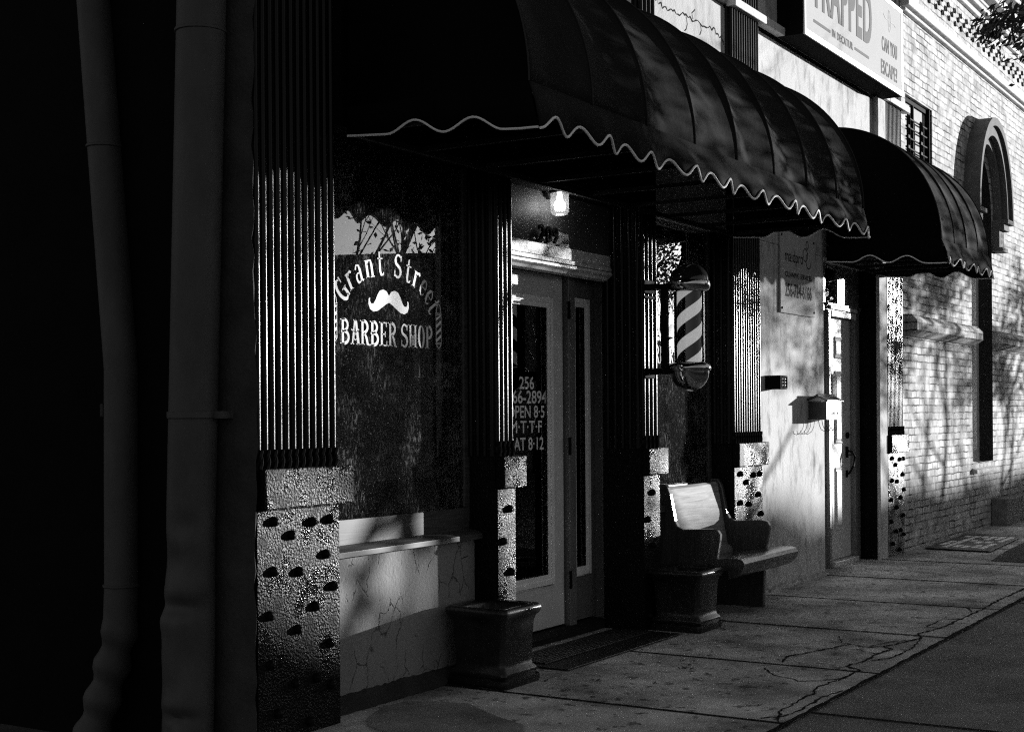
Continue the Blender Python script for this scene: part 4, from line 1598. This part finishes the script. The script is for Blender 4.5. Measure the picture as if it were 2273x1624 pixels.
# ------------------------------------------------------------------ floodlight and mailbox
fl = thing('flood_light', 'small black box floodlight sticking out of the stucco wall', 'floodlight', (11.08, .05, 1.7))
MB().box(11.0, 11.17, -.075, .05, 1.688, 1.80).build('housing', MT['black'], fl, bevel=.004)
b = MB()
b.box(11.005, 11.165, -.082, -.0755, 1.693, 1.702)
b.box(11.005, 11.165, -.082, -.0755, 1.786, 1.795)
b.box(11.005, 11.015, -.082, -.0755, 1.702, 1.786)
b.box(11.155, 11.165, -.082, -.0755, 1.702, 1.786)
b.build('bezel', MT['blackmetal'], fl)
for i in range(2):
    for j in range(3):
        s_ = MB()
        s_.lathe([(.02, 0), (.019, .004), (.012, .008), (0, .01)], 0, 0, 14)
        s_.v = [(11.052 + i * .06 + v[0], -.0752 - v[2], 1.718 + j * .026 + v[1] * .6) for v in s_.v]
        s_.build('lens', MT['mailbox'], fl, smooth=True)
mx = thing('mailbox', 'white house-shaped mailbox with wire hooks beside the second door', 'mailbox', (12.2, .05, 1.43))
b = MB().box(12.02, 12.39, -.118, .05, 1.43, 1.59)
b.build('body', [MT['mailbox']], mx, bevel=.004)
b = MB()
b.prism([(.05, 1.60), (-.035, 1.638), (-.14, 1.592), (-.14, 1.60), (-.035, 1.65), (.05, 1.615)], 11.985, 12.415, 'x')
b.prism([(-.03, 1.65), (-.045, 1.658), (-.06, 1.65), (-.045, 1.642)], 11.985, 12.415, 'x')
b.build('roof', MT['mailside'], mx)
b = MB().prism([(.05, 1.595), (-.035, 1.636), (-.117, 1.595)], 12.021, 12.388, 'x')
b.build('gable', MT['mailbox'], mx)
b = MB().box(12.0185, 12.0197, -.115, .047, 1.432, 1.588)
b.build('side_plate', MT['mailside'], mx)
b = MB()
for k, (a, l) in enumerate(((12.14, .022), (12.17, .014), (12.205, .02), (12.24, .016), (12.29, .008), (12.3, .03))):
    b.box(a, a + .022, -.1195, -.1184, 1.475 + (k % 2) * .004, 1.49 + (k % 3) * .003)
b.box(12.18, 12.25, -.1195, -.1184, 1.555, 1.562)
b.build('print', MT['ink'], mx)
b = MB()
for x in (12.08, 12.17, 12.26, 12.35):
    b.tube([(x, -.02, 1.435), (x, -.03, 1.38), (x - .01, -.05, 1.345), (x - .03, -.085, 1.33), (x - .04, -.11, 1.345), (x - .04, -.115, 1.37)], .0028, 6)
b.build('hooks', MT['blackmetal'], mx, smooth=True)

# ------------------------------------------------------------------ white brick building
bk = thing('brick_building', 'white painted brick building with corbelled cornice and arched window', 'building', (14.8, 0, 0))


def arch_z(x, xc, hw, zs, rise):
    q = max(0, 1 - ((x - xc) / hw) ** 2)
    return zs + rise * math.sqrt(q)


XA, HW, ZS, RISE = 18.33, .535, 3.85, .83     # arched window: centre, half width, spring line, rise
mb = MB()
W0, W1, Z_0, Z_1 = 15.0, 16.05, 3.6, 4.86     # barred window
YB = .03
# front face in strips around the two openings, with reveals
def quad(x0, x1, z0, z1):
    mb.add([(x0, YB, z0), (x1, YB, z0), (x1, YB, z1), (x0, YB, z1)], [(0, 1, 2, 3)])
quad(14.775, W0, 0, 7.4)
quad(W0, W1, 0, Z_0)
quad(W0, W1, Z_1, 7.4)
quad(W1, XA - HW, 0, 7.4)
quad(XA - HW, XA + HW, 0, .86)
quad(XA + HW, 34, 0, 7.4)
nn = 24
for i in range(nn):
    xa = XA - HW + 2 * HW * i / nn
    xb = XA - HW + 2 * HW * (i + 1) / nn
    za, zb_ = arch_z(xa, XA, HW, ZS, RISE), arch_z(xb, XA, HW, ZS, RISE)
    mb.add([(xa, YB, za), (xb, YB, zb_), (xb, YB, 7.4), (xa, YB, 7.4)], [(0, 1, 2, 3)])
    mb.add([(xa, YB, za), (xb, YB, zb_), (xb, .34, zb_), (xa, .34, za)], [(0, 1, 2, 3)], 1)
for x in (XA - HW, XA + HW):
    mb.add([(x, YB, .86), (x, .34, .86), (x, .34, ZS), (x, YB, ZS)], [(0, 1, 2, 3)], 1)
for x in (W0, W1):
    mb.add([(x, YB, Z_0), (x, .2, Z_0), (x, .2, Z_1), (x, YB, Z_1)], [(0, 1, 2, 3)])
mb.add([(W0, YB, Z_1), (W1, YB, Z_1), (W1, .2, Z_1), (W0, .2, Z_1)], [(0, 1, 2, 3)])
mb.add([(14.775, YB, 0), (14.775, 10, 0), (14.775, 10, 7.4), (14.775, YB, 7.4)], [(0, 1, 2, 3)])
mb.add([(34, YB, 0), (34, 10, 0), (34, 10, 7.4), (34, YB, 7.4)], [(0, 1, 2, 3)])
mb.add([(14.775, YB, 7.4), (34, YB, 7.4), (34, 10, 7.4), (14.775, 10, 7.4)], [(0, 1, 2, 3)])
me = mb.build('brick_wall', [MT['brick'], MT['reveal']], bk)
# lumpy plastered footing bulge of the wall
# cornice: double string course, recessed panel of round pockets, stepped mouldings
mb = MB()
for z0, z1, d in ((5.70, 5.735, .05), (5.755, 5.83, .085), (5.86, 5.90, .04)):
    mb.box(14.86, 34, YB - d, YB + .01, z0, z1)
for z0, z1, d in ((6.38, 6.44, .05), (6.47, 6.53, .09), (6.60, 6.64, .05), (6.68, 6.78, .14), (6.82, 6.86, .09), (6.95, 7.02, .15), (7.05, 7.15, .2)):
    mb.box(14.86, 34, YB - d, YB + .01, z0, z1)
mb.build('cornice', MT['brick_plain'], bk, bevel=.012)
for i in range(21):
    for j, (dz, dx) in enumerate(((0, 0), (.077, .135), (.15, .26))):
        x = 15.10 + i * .283 + dx
        n = 14
        rr_ = .036
        z = 6.067 + dz
        mb = MB()
        ring_o = [(x + rr_ * math.cos(2 * math.pi * k / n), YB - .012, z + rr_ * math.sin(2 * math.pi * k / n)) for k in range(n)]
        ring_i = [(x + rr_ * .8 * math.cos(2 * math.pi * k / n), YB - .004, z + rr_ * .8 * math.sin(2 * math.pi * k / n)) for k in range(n)]
        mb.add(ring_o + ring_i + [(x, YB - .003, z)], [(k, (k + 1) % n, n + (k + 1) % n, n + k) for k in range(n)] + [(n + k, n + (k + 1) % n, 2 * n) for k in range(n)])
        mb.build('round_pocket', MT['hole'], bk)
# sill-height string course as a fat chamfered brick band, broken by the window
for x0, x1 in ((14.97, 17.86), (18.84, 34)):
    mb = MB()
    mb.prism([(YB, 2.53), (YB - .06, 2.525), (YB - .12, 2.46), (YB - .12, 2.36), (YB - .03, 2.30), (YB, 2.29)], x0, x1, 'x')
    mb.build('string_course', MT['brick'], bk, bevel=.008)
# barred window
wf = MB()
wf.box(W0, W0 + .04, .07, .12, Z_0, Z_1)
wf.box(W1 - .06, W1, .045, .12, Z_0, Z_1)
wf.box(W0 + .04, W1 - .06, .07, .12, Z_1 - .05, Z_1)
wf.box(15.44, 15.475, .07, .12, Z_0, Z_1 - .05)
bw_ = wf.build('window', MT['black'], bk, bevel=.004)
MB().box(W0 + .04, W1 - .06, .095, .105, Z_0, Z_1 - .05).build('board', MT['signwhite'], bw_)
bb = MB()
for z in (4.64, 4.54, 4.43, 4.32, 4.2, 4.08):
    bb.tube([(W0 + .02, .06, z), (W1 - .12, .06, z)], .009, 8)
for x in (15.17, 15.66):
    for dx in (-.035, .035):
        bb.tube([(x + dx, .045, Z_0), (x + dx, .045, 4.62)], .011, 8)
    bb.tube([(x - .035, .045, 4.62), (x - .02, .045, 4.66), (x + .02, .045, 4.66), (x + .035, .045, 4.62)], .011, 8)
    for z in (4.54, 4.43, 4.32):
        bb.box(x - .03, x + .03, .035, .06, z - .016, z + .016)
bb.build('bars', MT['blackmetal'], bw_, smooth=True)
# arched window with its deep hood moulding
hood = MB()
def arch_band(mb, hw0, rise0, hw1, rise1, zs, y0, y1, n=36):
    o, i_ = [], []
    for k in range(n + 1):
        th = math.pi * k / n
        o.append((XA - hw1 * math.cos(th), zs + rise1 * math.sin(th)))
        i_.append((XA - hw0 * math.cos(th), zs + rise0 * math.sin(th)))
    mb.grid([[(p[0], y0, p[1]) for p in i_], [(p[0], y0, p[1]) for p in o]])
    mb.grid([[(p[0], y0, p[1]) for p in o], [(p[0], y1, p[1]) for p in o]])
    mb.grid([[(p[0], y1, p[1]) for p in i_], [(p[0], y0, p[1]) for p in i_]])
    for q in (0, n):
        a, b = i_[q], o[q]
        mb.add([(a[0], y0, a[1]), (b[0], y0, b[1]), (b[0], y1, b[1]), (a[0], y1, a[1])], [(0, 1, 2, 3)])
arch_band(hood, .86, 1.1, .92, 1.2, 3.95, -.17, YB)
arch_band(hood, .74, .98, .86, 1.1, 3.95, -.13, YB)
arch_band(hood, .62, .88, .72, .97, 3.95, -.06, YB)
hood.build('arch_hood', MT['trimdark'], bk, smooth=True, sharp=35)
for sx in (-1, 1):
    im = MB()
    a, b = (XA + sx * .56, XA + sx * .93)
    a, b = min(a, b), max(a, b)
    im.box(a, b, -.17, YB, 3.9, 3.955)
    im.box(a, b - .05 if sx > 0 else b, -.12, YB, 3.82, 3.9)
    im.box(a, b - .1 if sx > 0 else b, -.06, YB, 3.60, 3.82)
    im.box(a, b - .05 if sx > 0 else b, -.1, YB, 3.55, 3.6)
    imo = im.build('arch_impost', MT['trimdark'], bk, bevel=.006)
    if sx > 0:
        dm_ = MB()
        for i in range(2):
            for j in range(2):
                n = 12
                x, z = XA + .68 + i * .1, 3.68 + j * .08
                dm_.add([(x + .034 * math.cos(2 * math.pi * k / n), -.0615, z + .03 * math.sin(2 * math.pi * k / n)) for k in range(n)], [tuple(range(n))])
        dm_.build('round_pockets', MT['hole'], imo)
wf = MB()
wf.box(XA - HW, XA - HW + .1, .2, .3, .86, ZS)
wf.box(XA + HW - .14, XA + HW, .2, .3, .86, ZS)
wf.box(XA - HW + .1, XA + HW - .14, .2, .3, .86, 1.0)
wf.box(XA - HW + .1, XA + HW - .14, .22, .28, 2.35, 2.45)
wf.box(XA - HW + .1, XA + HW - .14, .2, .3, 3.78, 3.86)
aw = wf.build('window', MT['moulding'], bk, bevel=.006)
pp_ = [(XA - HW + .01, .95), (XA + HW - .01, .95)] + [(XA + (HW - .01) * math.cos(math.pi * k / 20), ZS + RISE * .98 * math.sin(math.pi * k / 20)) for k in range(21)]
MB().prism(pp_, .25, .256, 'y').build('pane', MT['doorglass'], aw)
MB().box(XA - HW - .2, XA + HW + .2, .33, .345, .8, 5.0).build('backing', MT['interior'], aw)
sl = MB()
sl.prism([(-.03, .73), (-.03, .775), (.2, .86), (.34, .87), (.34, .73)], XA - HW - .02, XA + HW + .06, 'x')
sl.build('sill', MT['brick_plain'], aw, bevel=.006)

# concrete step block by the brick wall
sb = tag(MB().box(18.72, 20.6, -.17, .025, 0, .375).build('step_block', MT['concrete'], None, bevel=.012), 'low concrete step block against the white brick wall', 'step')


# ------------------------------------------------------------------ kerb trees (crape myrtles): trunks, limbs, leaf clumps
def tree(x, y, h, seed, label, spread=1.5, leaves=1500, zlo=1.4, stems=3, leafsize=.05, clear=None, extra=(), clumps=(), zhi=9.0):
    rr = random.Random(seed)
    t = thing('tree', label, 'tree', (x, y, GZ), 'small street trees along the kerb')
    tr = MB()
    tips = []

    def limb(p, d, r, L, depth):
        pts = [p]
        q = Vector(p)
        dd = Vector(d).normalized()
        k = 6
        for i in range(k):
            dd = (dd + Vector((rr.uniform(-.16, .16), rr.uniform(-.16, .16), rr.uniform(-.03, .12)))).normalized()
            q = q + dd * (L / k)
            pts.append(tuple(q))
            if depth < 3 and i >= 2 and rr.random() < .75:
                sd_ = (dd + Vector((rr.uniform(-1, 1), rr.uniform(-1, 1), rr.uniform(-.1, .5)))).normalized()
                limb(tuple(q), sd_, r * (.55 - .03 * i), L * rr.uniform(.4, .62), depth + 1)
            if depth >= 2:
                tips.append((tuple(q), tuple(dd)))
        tr.tube(pts, [r * (1 - .75 * i / k) for i in range(k + 1)], 7 if depth < 2 else 5)
        tips.append((pts[-1], tuple(dd)))
    for s in range(stems):
        a = 2 * math.pi * s / stems + rr.uniform(-.4, .4)
        d = (math.cos(a) * .3, math.sin(a) * .3, 1)
        limb((x + math.cos(a) * .08, y + math.sin(a) * .08, GZ - .05), d, .05, h * .62, 0)
    for (p, d, r, L) in extra:
        limb(p, d, r, L, 1)
    tr.build('trunk', MT['bark'], t, smooth=True)
    lf = MB()
    n = 0
    tips = [q for q in tips if zlo < q[0][2] < zhi and (clear is None or clear(q[0]))]
    if tips:
        per = max(1, leaves // len(tips))
        for (p, d) in tips:
            for _ in range(per):
                c = Vector(p) + Vector((rr.gauss(0, .13), rr.gauss(0, .13), rr.gauss(0, .11)))
                a = Vector((rr.uniform(-1, 1), rr.uniform(-1, 1), rr.uniform(-.8, .3))).normalized()
                b = a.cross(Vector((rr.uniform(-1, 1), rr.uniform(-1, 1), rr.uniform(-1, 1)))).normalized()
                l = leafsize * rr.uniform(.7, 1.3)
                wv = l * .5
                lf.add([c - a * l * .5, c + b * wv * .5, c + a * l * .55, c - b * wv * .5], [(0, 1, 2, 3)])
    for cx, cy, cz, sg in clumps:
        for _ in range(90):
            c = Vector((cx + rr.gauss(0, sg * 1.4), cy + rr.gauss(0, sg), cz + rr.gauss(0, sg * .7)))
            a = Vector((rr.uniform(-.6, .6), rr.uniform(-.2, 1), rr.uniform(-.9, .1))).normalized()
            b = a.cross(Vector((rr.uniform(-1, 1), rr.uniform(-1, 1), rr.uniform(-1, 1)))).normalized()
            l = .07 * rr.uniform(.7, 1.3)
            lf.add([c - a * l * .5, c + b * l * .16, c + a * l * .55, c - b * l * .16], [(0, 1, 2, 3)])
    me = bpy.data.meshes.new('crown')
    me.from_pydata(lf.v, [], lf.f)
    me.materials.append(MT['leaf'])
    o = bpy.data.objects.new('crown', me)
    C.objects.link(o)
    adopt(o, t)
    return t


tree(11.0, -3.4, 4.6, 3, 'leafy street tree whose leaves hang in at the top right corner', leaves=1500, leafsize=.075, zlo=2.95,
     extra=[((11.0, -3.3, 3.0), (-.45, 1.0, .9), .03, 1.7)],
     clumps=[(10.02, -2.2, 4.2, .12), (10.0, -2.16, 4.05, .10), (10.05, -2.05, 4.16, .07), (10.0, -2.3, 4.1, .14), (10.02, -1.98, 4.1, .05)])
tree(14.4, -3.8, 5.0, 31, 'second street tree up the kerb from the corner', leaves=3600, leafsize=.085, zlo=3.1, stems=4)
tree(16.5, -3.95, 5.0, 45, 'third street tree up the kerb from the corner', leaves=2600, leafsize=.085, zlo=3.1, stems=4, zhi=4.75)
tree(18.6, -3.7, 4.4, 8, 'street tree down the kerb beyond the step block', leaves=1500, leafsize=.08, zlo=1.7, zhi=4.7)
tree(24.3, -3.6, 5.0, 14, 'tallest street tree at the far end of the kerb', leaves=5600, leafsize=.11, zhi=4.6)
tree(28.5, -4.0, 4.2, 52, 'last small street tree far down the kerb', leaves=3600, leafsize=.1, zhi=4.2)
# ragged leafy mass, unseen, added across the street to keep low sun off the pavement
hg = thing('sun_blocker', 'long ragged unseen sun blocker added across the street', 'sun_blocker', (56, -17, 0))
rr = random.Random(77)
pts = [(42, -.1)]
x = 42
while x < 76:
    pts.append((x, (4.05 if x < 46.4 else 3.72) + rr.uniform(-.35, .3)))
    x += rr.uniform(.3, .8)
pts += [(76, -.1)]
hm_ = MB().prism(pts, -18.2, -16.8, 'y')
hm_.build('foliage', MT['leaf'], hg)

# ------------------------------------------------------------------ across the street: low gabled house and a tall block (seen in the glass)
hs = thing('gabled_house', 'dark gabled house across the street mirrored in the shop window', 'house', (27, -18, 0))
def skew_prism(pts, y0, y1, sk, name, m, par):
    """outline in x/z extruded from y0 back to y1, the back shifted sideways: shaped so the sky mirrored in the glass stays clear"""
    n = len(pts)
    vs = [(p[0], y0, p[1]) for p in pts] + [(p[0] + sk * (y0 - y1), y1, p[1]) for p in pts]
    fs = [tuple(range(n))[::-1], tuple(range(n, 2 * n))] + [(i, (i + 1) % n, n + (i + 1) % n, n + i) for i in range(n)]
    return MB().add(vs, fs).build(name, m, par)


skew_prism([(17.4, -.1), (29.9, -.1), (29.9, 5.56), (26.04, 5.15), (17.4, 4.2)], -16, -20, 1.5, 'wall', MT['far'], hs)
skew_prism([(16.5, 4.1), (26.04, 5.13), (29.93, 5.54), (29.93, 5.62), (26.04, 5.21), (16.5, 4.18)], -15.8, -20.1, 1.5, 'roof', MT['farroof'], hs)
tb = thing('tall_building', 'tall dark flat-roofed building across the street mirrored in the glass', 'building', (36, -18, 0))
skew_prism([(29.88, -.1), (42.6, -.1), (42.6, 11), (29.88, 11)], -15.9, -20, 1.5, 'wall', MT['far'], tb)
